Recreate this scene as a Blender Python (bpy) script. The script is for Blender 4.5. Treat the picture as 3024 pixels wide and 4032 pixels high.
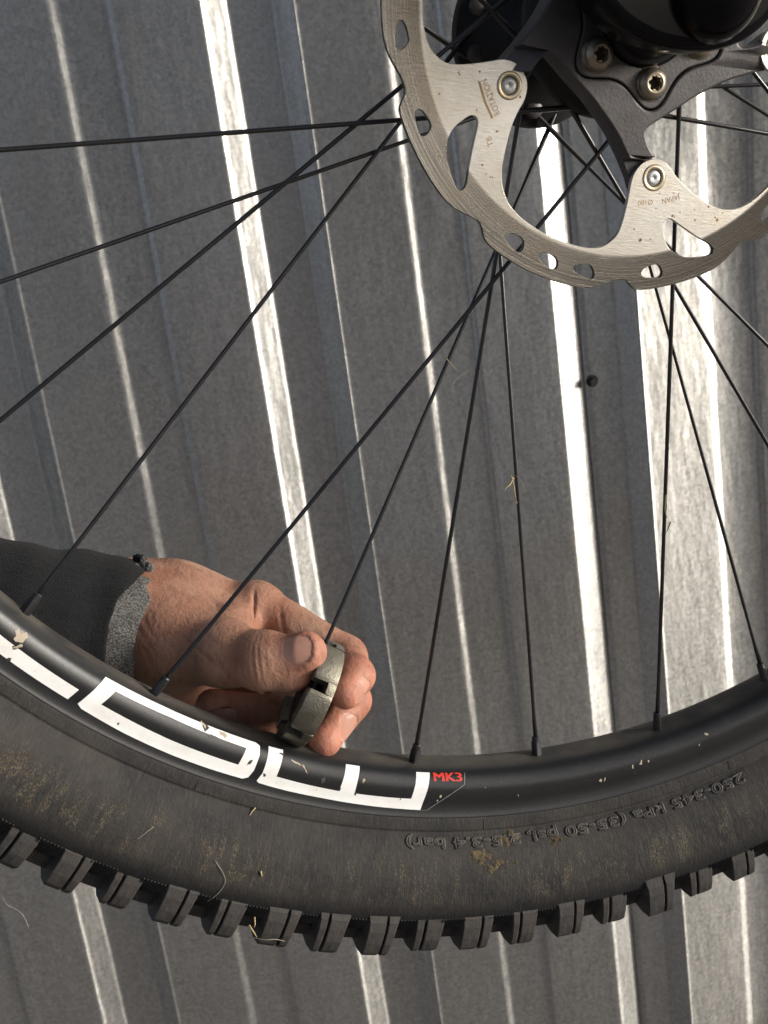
import bpy, bmesh, math, random
import numpy as np
from mathutils import Vector, Matrix
from mathutils.geometry import tessellate_polygon

# ------------------------------------------------------------------ scene, camera, light
scene = bpy.context.scene
COL = scene.collection
for o in list(bpy.data.objects): bpy.data.objects.remove(o)
MM = 0.001
rad = math.radians

cam_data = bpy.data.cameras.new('camera')
cam_data.sensor_fit = 'VERTICAL'; cam_data.sensor_height = 24.0
cam_data.lens = 24.0*4610.94/4032.0
cam_data.clip_start = 0.01; cam_data.clip_end = 2000
cam_data.dof.use_dof = True; cam_data.dof.focus_distance = 0.47; cam_data.dof.aperture_fstop = 20
cam = bpy.data.objects.new('camera', cam_data); COL.objects.link(cam)
cam.matrix_world = Matrix(((0.986078, 0.155774, -0.058174, 0.0),
                           (-0.098077, 0.262342, -0.959978, 0.0),
                           (-0.134278, 0.952319, 0.273968, 0.75), (0, 0, 0, 1)))
scene.camera = cam

SUN_EL, SUN_AZ = 7.0, 14.0        # elevation; angle off the wall plane, from the right
world = bpy.data.worlds.new('World'); scene.world = world; world.use_nodes = True
wn = world.node_tree
sky = wn.nodes.new('ShaderNodeTexSky'); sky.sky_type = 'NISHITA'; sky.sun_disc = False
sky.sun_elevation = rad(SUN_EL); sky.sun_rotation = rad(90+SUN_AZ)
sky.air_density = 0.4; sky.dust_density = 2.2; sky.ozone_density = 0.6
hs = wn.nodes.new('ShaderNodeHueSaturation'); hs.inputs['Saturation'].default_value = 0.62   # neutral white balance
wn.links.new(sky.outputs[0], hs.inputs['Color']); wn.links.new(hs.outputs[0], wn.nodes['Background'].inputs[0])
wn.nodes['Background'].inputs[1].default_value = 0.15
sun_data = bpy.data.lights.new('sun', 'SUN'); sun_data.energy = 1.75; sun_data.angle = rad(14.0)
sun_data.color = (1.0, 0.99, 0.97)
sun = bpy.data.objects.new('sun', sun_data); COL.objects.link(sun)
to_sun = Vector((math.cos(rad(SUN_AZ))*math.cos(rad(SUN_EL)), -math.sin(rad(SUN_AZ))*math.cos(rad(SUN_EL)), math.sin(rad(SUN_EL))))
sun.rotation_euler = to_sun.to_track_quat('Z', 'Y').to_euler()
sun.location = to_sun*3
vs = scene.view_settings
vs.view_transform = 'Standard'; vs.look = 'None'; vs.gamma = 1.0; vs.exposure = 0.72
vs.use_curve_mapping = False

# ------------------------------------------------------------------ helpers
def link(name, me, mat=None, parent=None, smooth=False, kind=None):
    o = bpy.data.objects.new(name, me); COL.objects.link(o)
    if mat is not None: me.materials.append(mat)
    if parent is not None: o.parent = parent
    if smooth and len(me.polygons): me.polygons.foreach_set('use_smooth', [True]*len(me.polygons))
    if kind: o['kind'] = kind
    return o
def tag(o, label, cat, group=None):
    o['label'] = label; o['category'] = cat
    if group: o['group'] = group
    return o
def mesh(name, v, f):
    me = bpy.data.meshes.new(name); me.from_pydata([tuple(x) for x in v], [], [tuple(x) for x in f]); me.update(); return me
def auto_smooth(o, ang=35):
    me = o.data
    me.polygons.foreach_set('use_smooth', [True]*len(me.polygons))
    bm = bmesh.new(); bm.from_mesh(me); a = rad(ang)
    for e in bm.edges:
        e.smooth = not (len(e.link_faces) == 2 and e.calc_face_angle(0) > a)
    bm.to_mesh(me); bm.free()
def revolve(name, prof, n, closed=False, a0=0.0, a1=360.0):
    """profile [(r,z)] in mm about local z; UV = (angle in turns, profile length in mm/100)"""
    prof = np.array(prof, float); m = len(prof); full = abs(a1-a0-360) < 1e-6
    s = np.r_[0, np.cumsum(np.hypot(*np.diff(prof, axis=0).T))]
    cols = n if full else n+1
    v = []
    for i in range(cols):
        a = rad(a0+(a1-a0)*i/n); c, si = math.cos(a), math.sin(a)
        for r, z in prof: v.append((r*c*MM, r*si*MM, z*MM))
    f = []; uv = []
    mm = m if closed else m-1
    for i in range(n):
        j = (i+1) % cols
        for k in range(mm):
            k2 = (k+1) % m
            f.append((i*m+k, j*m+k, j*m+k2, i*m+k2))
            s2 = s[k2] if k2 else s[-1]+1
            uv += [(i/n, s[k]/100), ((i+1)/n, s[k]/100), ((i+1)/n, s2/100), (i/n, s2/100)]
    me = mesh(name, v, f)
    l = me.uv_layers.new(name='UVMap'); l.data.foreach_set('uv', [c for t in uv for c in t])
    return me
def tube(pts, rads, n=8, caps=True):
    """swept circle through points (mm); returns verts (m), faces"""
    P = [Vector(p)*MM for p in pts]; R = [r*MM for r in (rads if hasattr(rads, '__len__') else [rads]*len(P))]
    v = []; f = []; up = None
    for i, p in enumerate(P):
        t = (P[min(i+1, len(P)-1)]-P[max(i-1, 0)]).normalized()
        if up is None:
            up = t.orthogonal().normalized()
        up = (up-t*up.dot(t)).normalized(); b = t.cross(up)
        for k in range(n):
            a = 2*math.pi*k/n
            v.append(p+(up*math.cos(a)+b*math.sin(a))*R[i])
    for i in range(len(P)-1):
        for k in range(n):
            f.append((i*n+k, i*n+(k+1) % n, (i+1)*n+(k+1) % n, (i+1)*n+k))
    if caps:
        f.append(tuple(range(n))[::-1]); f.append(tuple((len(P)-1)*n+k for k in range(n)))
    return v, f
def chaikin(pts, it=2):
    for _ in range(it):
        q = []
        for i in range(len(pts)):
            a = pts[i]; b = pts[(i+1) % len(pts)]
            q += [(.75*a[0]+.25*b[0], .75*a[1]+.25*b[1]), (.25*a[0]+.75*b[0], .25*a[1]+.75*b[1])]
        pts = q
    return pts
def plate(name, loops, z0, z1, bev=0.0, res=1):
    """flat plate with holes from 2D loops (mm), from z0 to z1, edges bevelled"""
    cu = bpy.data.curves.new(name, 'CURVE'); cu.dimensions = '2D'; cu.fill_mode = 'BOTH'
    for L in loops:
        sp = cu.splines.new('POLY'); sp.points.add(len(L)-1)
        for i, (x, y) in enumerate(L): sp.points[i].co = (x*MM, y*MM, 0, 1)
        sp.use_cyclic_u = True
    cu.extrude = (z1-z0)/2*MM-bev*MM; cu.bevel_depth = bev*MM; cu.bevel_resolution = res; cu.offset = -bev*MM
    o = bpy.data.objects.new('tmp', cu); COL.objects.link(o)
    dg = bpy.context.evaluated_depsgraph_get(); dg.update()
    me = bpy.data.meshes.new_from_object(o.evaluated_get(dg)); me.name = name
    bpy.data.objects.remove(o); bpy.data.curves.remove(cu)
    me.transform(Matrix.Translation((0, 0, (z0+z1)/2*MM)))
    me.materials.clear()
    return me
def text_mesh(body, size=1.0, outline=None, spacing=1.0):
    cu = bpy.data.curves.new('t', 'FONT'); cu.body = body; cu.size = size; cu.space_character = spacing
    if outline: cu.fill_mode = 'NONE'; cu.bevel_depth = outline; cu.bevel_resolution = 0; cu.resolution_u = 3
    else: cu.resolution_u = 4
    o = bpy.data.objects.new('tmp', cu); COL.objects.link(o)
    dg = bpy.context.evaluated_depsgraph_get(); dg.update()
    me = bpy.data.meshes.new_from_object(o.evaluated_get(dg))
    bpy.data.objects.remove(o); bpy.data.curves.remove(cu); me.materials.clear()
    return me
def clip_tri_cells(tris, du, dv):
    """cut 2D triangles into cells so that they can follow a curved surface"""
    out = []
    def half(poly, ax, c, sgn):
        r = []
        for i in range(len(poly)):
            a, b = poly[i], poly[(i+1) % len(poly)]
            da, db = sgn*(a[ax]-c), sgn*(b[ax]-c)
            if da >= 0: r.append(a)
            if da*db < 0:
                t = da/(da-db); r.append((a[0]+(b[0]-a[0])*t, a[1]+(b[1]-a[1])*t))
        return r
    for T in tris:
        us = [q[0] for q in T]; vs_ = [q[1] for q in T]
        for i in range(math.floor(min(us)/du), math.floor(max(us)/du)+1):
            p1 = half(half(list(T), 0, i*du, 1), 0, (i+1)*du, -1)
            if len(p1) < 3: continue
            for j in range(math.floor(min(vs_)/dv), math.floor(max(vs_)/dv)+1):
                p2 = half(half(p1, 1, j*dv, 1), 1, (j+1)*dv, -1)
                if len(p2) >= 3: out.append(p2)
    return out
def tri_poly(loops):
    P = [[Vector((x, y, 0)) for x, y in L] for L in loops]
    flat = [q for L in loops for q in L]
    return [[flat[i] for i in t] for t in tessellate_polygon(P)]

# ------------------------------------------------------------------ materials
class NT:
    def __init__(s, name):
        s.m = bpy.data.materials.new(name); s.m.use_nodes = True; s.t = s.m.node_tree; s.b = s.t.nodes['Principled BSDF']
    def n(s, typ, **kw):
        nd = s.t.nodes.new(typ)
        for k, v in kw.items():
            if k[0] == 'i' and k[1:].isdigit(): s.put(nd.inputs[int(k[1:])], v)
            elif k in nd.inputs: s.put(nd.inputs[k], v)
            else: setattr(nd, k, v)
        return nd
    def put(s, sock, v):
        if hasattr(v, 'is_linked') or hasattr(v, 'links'): s.t.links.new(v, sock)
        else: sock.default_value = v
    def set(s, **kw):
        for k, v in kw.items(): s.put(s.b.inputs[k.replace('_', ' ')], v)
    def noise(s, vec, scale, detail=4, rough=.6, dist=0):
        return s.n('ShaderNodeTexNoise', Vector=vec, Scale=scale, Detail=detail, Roughness=rough, Distortion=dist).outputs[0]
    def ramp(s, fac, stops):
        nd = s.n('ShaderNodeValToRGB', Fac=fac); r = nd.color_ramp
        while len(r.elements) < len(stops): r.elements.new(.5)
        for e, (p, c) in zip(r.elements, stops):
            e.position = p; e.color = (c, c, c, 1) if not hasattr(c, '__len__') else (*c, 1)
        return nd.outputs[0]
    def mix(s, fac, a, b):
        nd = s.n('ShaderNodeMix', data_type='RGBA')
        s.put(nd.inputs[0], fac)
        for i, c in ((6, a), (7, b)):
            s.put(nd.inputs[i], (*c, 1) if hasattr(c, '__len__') and len(c) == 3 else c)
        return nd.outputs[2]
    def math(s, op, a, b=0.0, c=0.0):
        nd = s.n('ShaderNodeMath', operation=op)
        for i, x in enumerate((a, b, c)): s.put(nd.inputs[i], x)
        return nd.outputs[0]
    def coords(s, kind='Object', scale=None, rot=None):
        o = s.n('ShaderNodeTexCoord').outputs[kind]
        if scale or rot:
            mp = s.n('ShaderNodeMapping'); s.t.links.new(o, mp.inputs[0])
            if scale: mp.inputs['Scale'].default_value = scale
            if rot: mp.inputs['Rotation'].default_value = rot
            o = mp.outputs[0]
        return o
    def bump(s, h, strength, dist=.001, prev=None):
        nd = s.n('ShaderNodeBump', Height=h, Strength=strength, Distance=dist)
        if prev: s.t.links.new(prev, nd.inputs['Normal'])
        return nd.outputs[0]
def simple(name, col, rough=.5, metal=0., bumps=0., scale=400, var=.0, spec=.5):
    t = NT(name); c = t.coords()
    n1 = t.noise(c, scale, 5); n2 = t.noise(c, scale*.13, 4)
    dark = tuple(x*(1-var) for x in col); lite = tuple(min(1, x*(1+var)) for x in col)
    t.set(Base_Color=t.mix(t.ramp(n2, [(.3, 0.), (.7, 1.)]), dark, lite) if var else (*col, 1),
          Roughness=t.math('ADD', t.math('MULTIPLY', n2, .25), rough-.12), Metallic=metal, Specular_IOR_Level=spec)
    if bumps: t.set(Normal=t.bump(n1, bumps, .0004))
    return t.m

def wall_material():
    t = NT('galvanised_steel'); c = t.coords()
    sp = t.noise(t.coords(scale=(1, 1, .8)), 420, 3, .65)
    vo = t.n('ShaderNodeTexVoronoi', Vector=c, Scale=420.0, feature='F1')
    cells = t.n('ShaderNodeSeparateColor'); t.t.links.new(vo.outputs['Color'], cells.inputs[0])
    big = t.noise(t.coords(scale=(3, 3, 1)), 6, 4)
    streak = t.noise(t.coords(scale=(1, 1, 9)), 40, 4)
    k = t.math('ADD', t.math('MULTIPLY', sp, .75), t.math('MULTIPLY', cells.outputs[0], .25))
    col = t.mix(t.ramp(k, [(.30, 0.), (.70, 1.)]), (.36, .36, .348), (.53, .53, .51))
    col = t.mix(t.math('MULTIPLY', t.ramp(big, [(.4, 0.), (.75, 1.)]), .35), col, (.37, .36, .34))
    col = t.mix(t.math('MULTIPLY', t.ramp(streak, [(.55, 0.), (.8, 1.)]), .22), col, (.3, .31, .31))
    t.set(Base_Color=col, Metallic=.92, Roughness=t.math('ADD', t.math('MULTIPLY', k, .16), t.math('ADD', .29, t.math('MULTIPLY', big, .16))), Anisotropic=.62, Tangent=t.n('ShaderNodeCombineXYZ', Z=1.0).outputs[0])
    b = t.bump(k, .10, .0008)
    t.set(Normal=t.bump(big, .25, .01, b))
    return t.m
def tyre_material():
    t = NT('dusty_tyre_rubber'); uv = t.coords('UV'); ob = t.coords()
    sep = t.n('ShaderNodeSeparateXYZ'); t.t.links.new(uv, sep.inputs[0])
    u, v = sep.outputs[0], sep.outputs[1]
    # sidewall coordinate in mm
    U = t.math('MULTIPLY', u, 2*math.pi*330); V = t.math('MULTIPLY', v, 100)
    cb = t.n('ShaderNodeCombineXYZ'); t.put(cb.inputs[0], U); t.put(cb.inputs[1], V); mmv = cb.outputs[0]
    def m(scale, rot): 
        mp = t.n('ShaderNodeMapping'); t.t.links.new(mmv, mp.inputs[0]); mp.inputs['Scale'].default_value = scale; mp.inputs['Rotation'].default_value = rot; return mp.outputs[0]
    dirt = t.noise(mmv, .045, 6, .65)
    dirt2 = t.noise(mmv, .22, 5, .7)
    fine = t.noise(m((1.0, .2, 1), (0, 0, rad(-48))), 1.0, 4, .65)
    thr = t.noise(m((2.4, .62, 1), (0, 0, rad(-14))), 1.4, 2, .5, .4)
    thr2 = t.noise(m((1, .2, 1), (0, 0, rad(42))), .24, 4, .65, .6)
    vz = t.math('MULTIPLY', t.ramp(t.math('MULTIPLY', V, .02), [(.28, 0.), (.46, 1.), (.62, 1.), (.72, 0.)]), 1.0)
    patch = t.ramp(t.noise(mmv, .03, 4, .6), [(.36, 0.), (.52, 1.)])
    mask = t.math('MULTIPLY', t.math('MULTIPLY', t.ramp(thr, [(.50, 0.), (.58, 1.)]), t.ramp(thr2, [(.47, 0.), (.60, 1.)])), t.math('MULTIPLY', vz, patch))
    mask = t.math('MULTIPLY', mask, t.ramp(dirt2, [(.32, 0.), (.5, 1.)]))
    clean = t.ramp(t.math('MULTIPLY', V, .02), [(.10, 1.), (.68, 1.), (.80, .12)])
    col = t.mix(t.math('MULTIPLY', t.ramp(dirt, [(.32, 0.), (.68, 1.)]), clean), (.011, .011, .012), (.036, .032, .027))
    col = t.mix(t.math('MULTIPLY', t.ramp(dirt2, [(.56, 0.), (.75, 1.)]), t.math('MULTIPLY', clean, .45)), col, (.070, .054, .042))
    col = t.mix(t.math('MULTIPLY', t.ramp(fine, [(.5, 0.), (.75, 1.)]), t.math('MULTIPLY', clean, .4)), col, (.075, .069, .062))
    col = t.mix(t.math('MULTIPLY', mask, .55), col, (.22, .175, .11))
    t.set(Base_Color=col, Roughness=t.math('ADD', t.math('MULTIPLY', dirt2, .3), .55), Specular_IOR_Level=.25)
    b = t.bump(fine, .45, .0004); b = t.bump(dirt2, .5, .0007, b); b = t.bump(mask, .5, .0004, b)
    t.set(Normal=b)
    return t.m
def rotor_material():
    t = NT('brake_disc_steel'); c = t.coords()
    r = t.math('MULTIPLY', t.n('ShaderNodeVectorMath', operation='LENGTH', i0=t.coords(scale=(1, 1, 0))).outputs['Value'], 1000)
    track = t.ramp(t.math('MULTIPLY', t.math('SUBTRACT', r, 70), .04), [(.30, 0.), (.335, 1.)])
    rings = t.n('ShaderNodeTexNoise', noise_dimensions='1D', W=r, Scale=4.2, Detail=4.0, Roughness=.7).outputs[0]
    blotch = t.noise(c, 60, 5, .6); spots = t.noise(c, 420, 4, .7); scr = t.noise(t.coords(scale=(1, 8, 1), rot=(0, 0, rad(-15))), 300, 4, .6)
    arm = t.mix(t.ramp(blotch, [(.38, 0.), (.7, 1.)]), (.62, .605, .565), (.46, .42, .345))
    arm = t.mix(t.ramp(scr, [(.55, 0.), (.75, .5)]), arm, (.36, .34, .30))
    arm = t.mix(t.math('MULTIPLY', t.ramp(spots, [(.66, 0.), (.72, 1.)]), t.ramp(blotch, [(.4, 0.), (.6, 1.)])), arm, (.22, .12, .055))
    trk = t.mix(t.ramp(rings, [(.35, 0.), (.65, 1.)]), (.034, .031, .027), (.21, .197, .175))
    trk = t.mix(t.ramp(blotch, [(.5, 0.), (.75, .55)]), trk, (.105, .082, .058))
    t.set(Base_Color=t.mix(track, arm, trk), Metallic=.88,
          Roughness=t.math('ADD', t.math('MULTIPLY', track, -.10), t.math('ADD', .30, t.math('MULTIPLY', blotch, .2))))
    b = t.bump(scr, .3, .0002); b = t.bump(t.math('MULTIPLY', rings, track), .5, .00012, b)
    rd = t.n('ShaderNodeVectorMath', operation='NORMALIZE', i0=t.coords(scale=(1, 1, 0))).outputs[0]
    tv = t.n('ShaderNodeVectorTransform', vector_type='VECTOR', convert_from='OBJECT', convert_to='WORLD', Vector=rd).outputs[0]
    t.set(Normal=b, Anisotropic=t.math('MULTIPLY', track, .7), Tangent=tv)
    return t.m
def skin_material():
    t = NT('skin'); c = t.coords()
    mott = t.noise(c, 55, 5, .6); blot = t.noise(c, 22, 3, .5); pores = t.noise(c, 900, 3, .6)
    wr = t.noise(t.coords(scale=(1, 1, 1)), 260, 3, .5, 1.2)
    vo = t.n('ShaderNodeTexVoronoi', Vector=c, Scale=620.0, feature='DISTANCE_TO_EDGE').outputs[0]
    at = t.n('ShaderNodeAttribute', attribute_name='nail', attribute_type='GEOMETRY')
    rd = t.n('ShaderNodeAttribute', attribute_name='red', attribute_type='GEOMETRY')
    col = t.mix(t.ramp(mott, [(.35, 0.), (.65, 1.)]), (.265, .128, .080), (.42, .255, .175))
    col = t.mix(t.math('MULTIPLY', t.ramp(blot, [(.42, 0.), (.68, 1.)]), .5), col, (.32, .13, .08))
    col = t.mix(t.math('MULTIPLY', rd.outputs['Fac'], .75), col, (.47, .17, .115))
    col = t.mix(t.math('MULTIPLY', at.outputs['Fac'], .42), col, (.52, .325, .26))
    ngl = at.outputs['Fac']
    t.set(Base_Color=col, Roughness=t.math('SUBTRACT', .58, t.math('MULTIPLY', ngl, .14)), Subsurface_Weight=.08,
          Subsurface_Radius=(.0035, .0014, .0008), Subsurface_Scale=.5, Specular_IOR_Level=.35)
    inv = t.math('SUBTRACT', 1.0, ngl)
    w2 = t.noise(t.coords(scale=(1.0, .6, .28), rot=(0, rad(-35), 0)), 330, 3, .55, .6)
    col2 = t.mix(t.math('MULTIPLY', t.ramp(w2, [(.30, 1.), (.46, 0.)]), t.math('MULTIPLY', inv, .4)), col, (.17, .07, .042))  # painted shade: wrinkle hollows darkened in the skin colour
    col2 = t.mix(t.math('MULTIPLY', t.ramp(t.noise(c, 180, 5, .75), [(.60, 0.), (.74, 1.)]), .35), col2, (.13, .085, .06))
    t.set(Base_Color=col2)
    b = t.bump(t.math('MULTIPLY', wr, inv), .40, .0009); b = t.bump(t.math('MULTIPLY', w2, inv), .38, .0009, b)
    b = t.bump(t.math('MULTIPLY', vo, inv), .22, .0005, b); b = t.bump(t.math('MULTIPLY', pores, inv), .15, .0003, b)
    t.set(Normal=b)
    return t.m
def rim_material():
    t = NT('scuffed_black_rim'); c = t.coords(); uv = t.coords('UV')
    sep = t.n('ShaderNodeSeparateXYZ'); t.t.links.new(uv, sep.inputs[0])
    V = t.math('MULTIPLY', sep.outputs[1], 100)
    dust = t.noise(c, 45, 6, .65); fine = t.noise(c, 700, 4, .7)
    scr = t.noise(t.coords('UV', scale=(180, 9, 1)), 14, 4, .8)
    bed = t.math('ABSOLUTE', t.math('SUBTRACT', V, 26.4))           # distance from the spoke bed's middle
    onbed = t.ramp(t.math('MULTIPLY', bed, .05), [(.18, 1.), (.46, 0.)])
    col = t.mix(t.math('MULTIPLY', t.ramp(dust, [(.3, 0.), (.62, 1.)]), t.math('MULTIPLY', onbed, .75)), (.010, .0105, .0115), (.095, .083, .068))
    col = t.mix(t.ramp(fine, [(.62, 0.), (.75, .35)]), col, (.10, .10, .10))
    col = t.mix(t.math('MULTIPLY', t.ramp(scr, [(.64, 0.), (.70, 1.)]), t.ramp(dust, [(.42, .1), (.6, .7)])), col, (.30, .30, .29))
    t.set(Base_Color=col, Roughness=t.math('ADD', t.math('MULTIPLY', fine, .16), t.math('ADD', .17, t.math('ADD', t.math('MULTIPLY', onbed, .32), t.math('MULTIPLY', dust, .16)))), Specular_IOR_Level=.4)
    t.set(Normal=t.bump(fine, .18, .0002))
    return t.m
M = {}
M['wall'] = wall_material(); M['tyre'] = tyre_material(); M['rotor'] = rotor_material(); M['skin'] = skin_material(); M['rim'] = rim_material()
def knob_material():
    t = NT('tread_rubber'); c = t.coords(); n1 = t.noise(t.coords(scale=(1, .12, .12)), 900, 3, .6); n2 = t.noise(c, 120, 5, .65); n3 = t.noise(c, 1500, 3, .6)
    oi = t.n('ShaderNodeObjectInfo').outputs['Random']
    col = t.mix(t.ramp(n2, [(.35, 0.), (.7, 1.)]), (.020, .020, .021), (.050, .046, .042))
    col = t.mix(t.ramp(n1, [(.62, 0.), (.72, .55)]), col, (.085, .08, .075))
    col = t.mix(t.math('MULTIPLY', oi, .25), col, (.06, .05, .042))
    t.set(Base_Color=col, Roughness=t.math('ADD', t.math('MULTIPLY', n2, .25), .55), Specular_IOR_Level=.35)
    b = t.bump(n1, .5, .0004); b = t.bump(n2, .4, .001, b); t.set(Normal=t.bump(n3, .3, .0003, b)); return t.m
M['knob'] = knob_material()
M['spoke'] = simple('black_spoke', (.012, .012, .013), .30, .0, .1, 500, .2, .6)
M['nipple'] = simple('black_nipple', (.014, .014, .015), .36, .0, .25, 600, .3, .6)
M['hub'] = simple('black_hub', (.008, .008, .009), .5, 0, .2, 300, .4, .25)
M['fork'] = simple('gloss_black_paint', (.004, .004, .005), .16, 0, .0, 200, .2, .14)
M['spider'] = simple('anodised_grey_alloy', (.058, .054, .054), .46, .35, .3, 900, .22)
M['bolt'] = simple('worn_steel_bolt', (.30, .26, .20), .42, .85, .25, 350, .35)
M['socket'] = simple('bolt_socket', (.03, .025, .02), .6, .4, .1, 400, .3)
M['rivet'] = simple('rivet_zinc', (.42, .43, .43), .48, .8, .4, 700, .25)
M['rivet_ring'] = simple('rivet_brass_ring', (.50, .42, .29), .4, .85, .2, 500, .2)
def decal_material():
    t = NT('white_decal'); c = t.coords(); n1 = t.noise(c, 90, 6, .7); n2 = t.noise(c, 900, 3, .7); n3 = t.noise(t.coords(scale=(1, .25, 1), rot=(0, 0, .6)), 600, 3, .8)
    col = t.mix(t.ramp(n1, [(.45, 0.), (.8, .55)]), (.77, .77, .75), (.55, .52, .46))
    col = t.mix(t.math('MULTIPLY', t.ramp(n2, [(.66, 0.), (.70, 1.)]), t.ramp(n1, [(.42, 0.), (.6, 1.)])), col, (.16, .14, .11))
    col = t.mix(t.ramp(n3, [(.70, 0.), (.74, .6)]), col, (.22, .21, .19))
    t.set(Base_Color=col, Roughness=.45, Normal=t.bump(n2, .1, .0002)); return t.m
M['decal'] = decal_material()
M['red'] = simple('red_print', (.62, .035, .02), .45, 0, .0, 300, .1)
M['chip'] = simple('bare_black_chip', (.03, .029, .027), .55, 0, .4, 900, .4)
M['flake'] = simple('dirty_flake', (.40, .34, .25), .7, 0, .5, 900, .3)
M['film'] = simple('film_edge', (.16, .155, .15), .5, 0, .1, 500, .2)
M['etch'] = simple('brown_etching', (.30, .185, .08), .6, .2, .1, 600, .35)
M['rust'] = simple('rust_spot', (.20, .085, .035), .75, 0, .4, 900, .4)
M['wrench'] = simple('cast_steel_wrench', (.20, .187, .148), .42, .8, .7, 1100, .3)
M['wrench_dark'] = simple('black_rubber_insert', (.012, .012, .012), .55, 0, .2, 600, .2)
def cloth(name, c0, c1, knit, rough=.93):
    t = NT(name); c = t.coords(); n1 = t.noise(c, 70, 5, .6); n2 = t.noise(c, 1600, 3, .7); n3 = t.noise(t.coords(scale=(.35, 1, 1.6)), 420, 3, .6)
    w = t.n('ShaderNodeTexVoronoi', Vector=t.coords(scale=(1, 1, 1.5)), Scale=knit).outputs[0]
    k = t.math('ADD', t.math('MULTIPLY', w, .8), t.math('MULTIPLY', n2, .5))
    col = t.mix(t.ramp(k, [(.3, 0.), (.85, 1.)]), c1, c0); col = t.mix(t.ramp(n1, [(.4, 0.), (.72, .6)]), col, tuple(x*.55 for x in c0))
    t.set(Base_Color=col, Roughness=rough, Specular_IOR_Level=.15, Sheen_Weight=.04, Sheen_Roughness=.6)
    b = t.bump(n3, .6, .0012); t.set(Normal=t.bump(k, .7, .0007, b)); return t.m
M['sleeve'] = cloth('black_jersey', (.008, .0085, .0095), (.017, .018, .0195), 1500)
M['fleece'] = cloth('grey_fleece', (.065, .063, .058), (.25, .242, .225), 1050)
M['straw'] = simple('dry_straw', (.40, .31, .15), .7, 0, .2, 500, .3)
M['hair'] = simple('pale_fibre', (.34, .30, .24), .6, 0, .0, 500, .2)
M['leaf'] = simple('dry_leaf', (.12, .12, .05), .7, 0, .3, 500, .4)
M['mud'] = simple('dried_mud', (.095, .074, .046), .95, 0, 1.0, 1500, .5, .1)
M['ground'] = simple('packed_earth', (.33, .275, .222), .95, 0, .5, 30, .3, .2)
M['screw'] = simple('dark_screw', (.05, .05, .048), .5, .5, .2, 500, .3)


# ------------------------------------------------------------------ setting: ground and corrugated wall
gv = [(-150, -300, 0), (150, -300, 0), (150, 3, 0), (-150, 3, 0)]
g = link('ground', mesh('ground', gv, [(0, 1, 2, 3)]), M['ground']); g['kind'] = 'structure'

WALL_Y, PITCH, E0 = 800.0, 205.66, -114.39
def wall_profile():
    """one pitch of the sheet: (x from the bright crease, depth behind the front plane) in mm"""
    return [(0, 0), (5.2, 2.5), (35.6, 2.3), (38.2, 0), (93.0, 0), (95.4, 2.2), (107.4, 8.3), (109.8, 10.2), (137.3, 10.2), (139.2, 8.9), (148.6, 1.2), (150.6, -1.0), (152.6, 0)]
def round_profile(pts, r, seg=4):
    out = [pts[0]]
    for i in range(1, len(pts)-1):
        a, b, c = (Vector(q) for q in pts[i-1:i+2])
        d1 = min(r, (a-b).length*.45); d2 = min(r, (c-b).length*.45)
        p1 = b+(a-b).normalized()*d1; p2 = b+(c-b).normalized()*d2
        for k in range(seg+1):
            t = k/seg; q = p1*(1-t)**2+b*2*t*(1-t)+p2*t*t; out.append((q.x, q.y))
    out.append(pts[-1]); return out
wall = bpy.data.objects.new('corrugated_wall', None); COL.objects.link(wall); wall.location = (0.1, WALL_Y*MM, 0)
tag(wall, 'grey galvanised corrugated steel wall behind the wheel', 'wall')
def dish_at(x):
    # beside the lap the second sheet's shape is bent to catch the sun as a bright band: it leans to the right, then runs on a little deeper
    t = .315; a = max(0, min(x, 300)-243)*t; b = max(0, min(x, 330)-300)
    a += b*t-b*b*(t+.05)/60
    return a-max(0, min(x, 392)-330)*.05
def sheet(x0, x1, k0, k1, yoff, dish=False):
    pts = []
    for k in range(k0, k1+1):
        pts += [(E0+k*PITCH+x, d) for x, d in wall_profile()]
    pts = [q for q in pts if x0 <= q[0] <= x1]
    pts = [(x0, pts[0][1])]+pts+[(x1, pts[-1][1])] if True else pts
    dense = []
    rp = round_profile(pts, 1.6)
    for a, b in zip(rp, rp[1:]):
        n = max(1, int(abs(b[0]-a[0])/5))
        dense += [(a[0]+(b[0]-a[0])*i/n, a[1]+(b[1]-a[1])*i/n) for i in range(n)]
    dense.append(rp[-1])
    zs = np.linspace(0, 2200, 111)
    v = []; f = []
    for z in zs:
        for x, d in dense:
            w = .3*math.sin(x*.021+z*.0042)+.3*math.sin(z*.011+x*.013+1.3)
            if dish: w += dish_at(x)*(1-.62*(lambda q: q*q*(3-2*q))(min(1, max(0, (z-640)/180))))
            v.append(((x-100)*MM, (d+w+yoff)*MM, z*MM))
    n = len(dense)
    for i in range(len(zs)-1):
        for j in range(n-1): f.append((i*n+j, i*n+j+1, (i+1)*n+j+1, (i+1)*n+j))
    o = link('sheet', mesh('sheet', v, f), M['wall'], wall, True)
    md = o.modifiers.new('thick', 'SOLIDIFY'); md.thickness = .0009; md.offset = -1 
    return o
sheet(E0-3*PITCH, E0+PITCH+152, -3, 1, 0)
sheet(E0+PITCH+112, E0+6*PITCH, 1, 6, -1.6, True)
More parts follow.
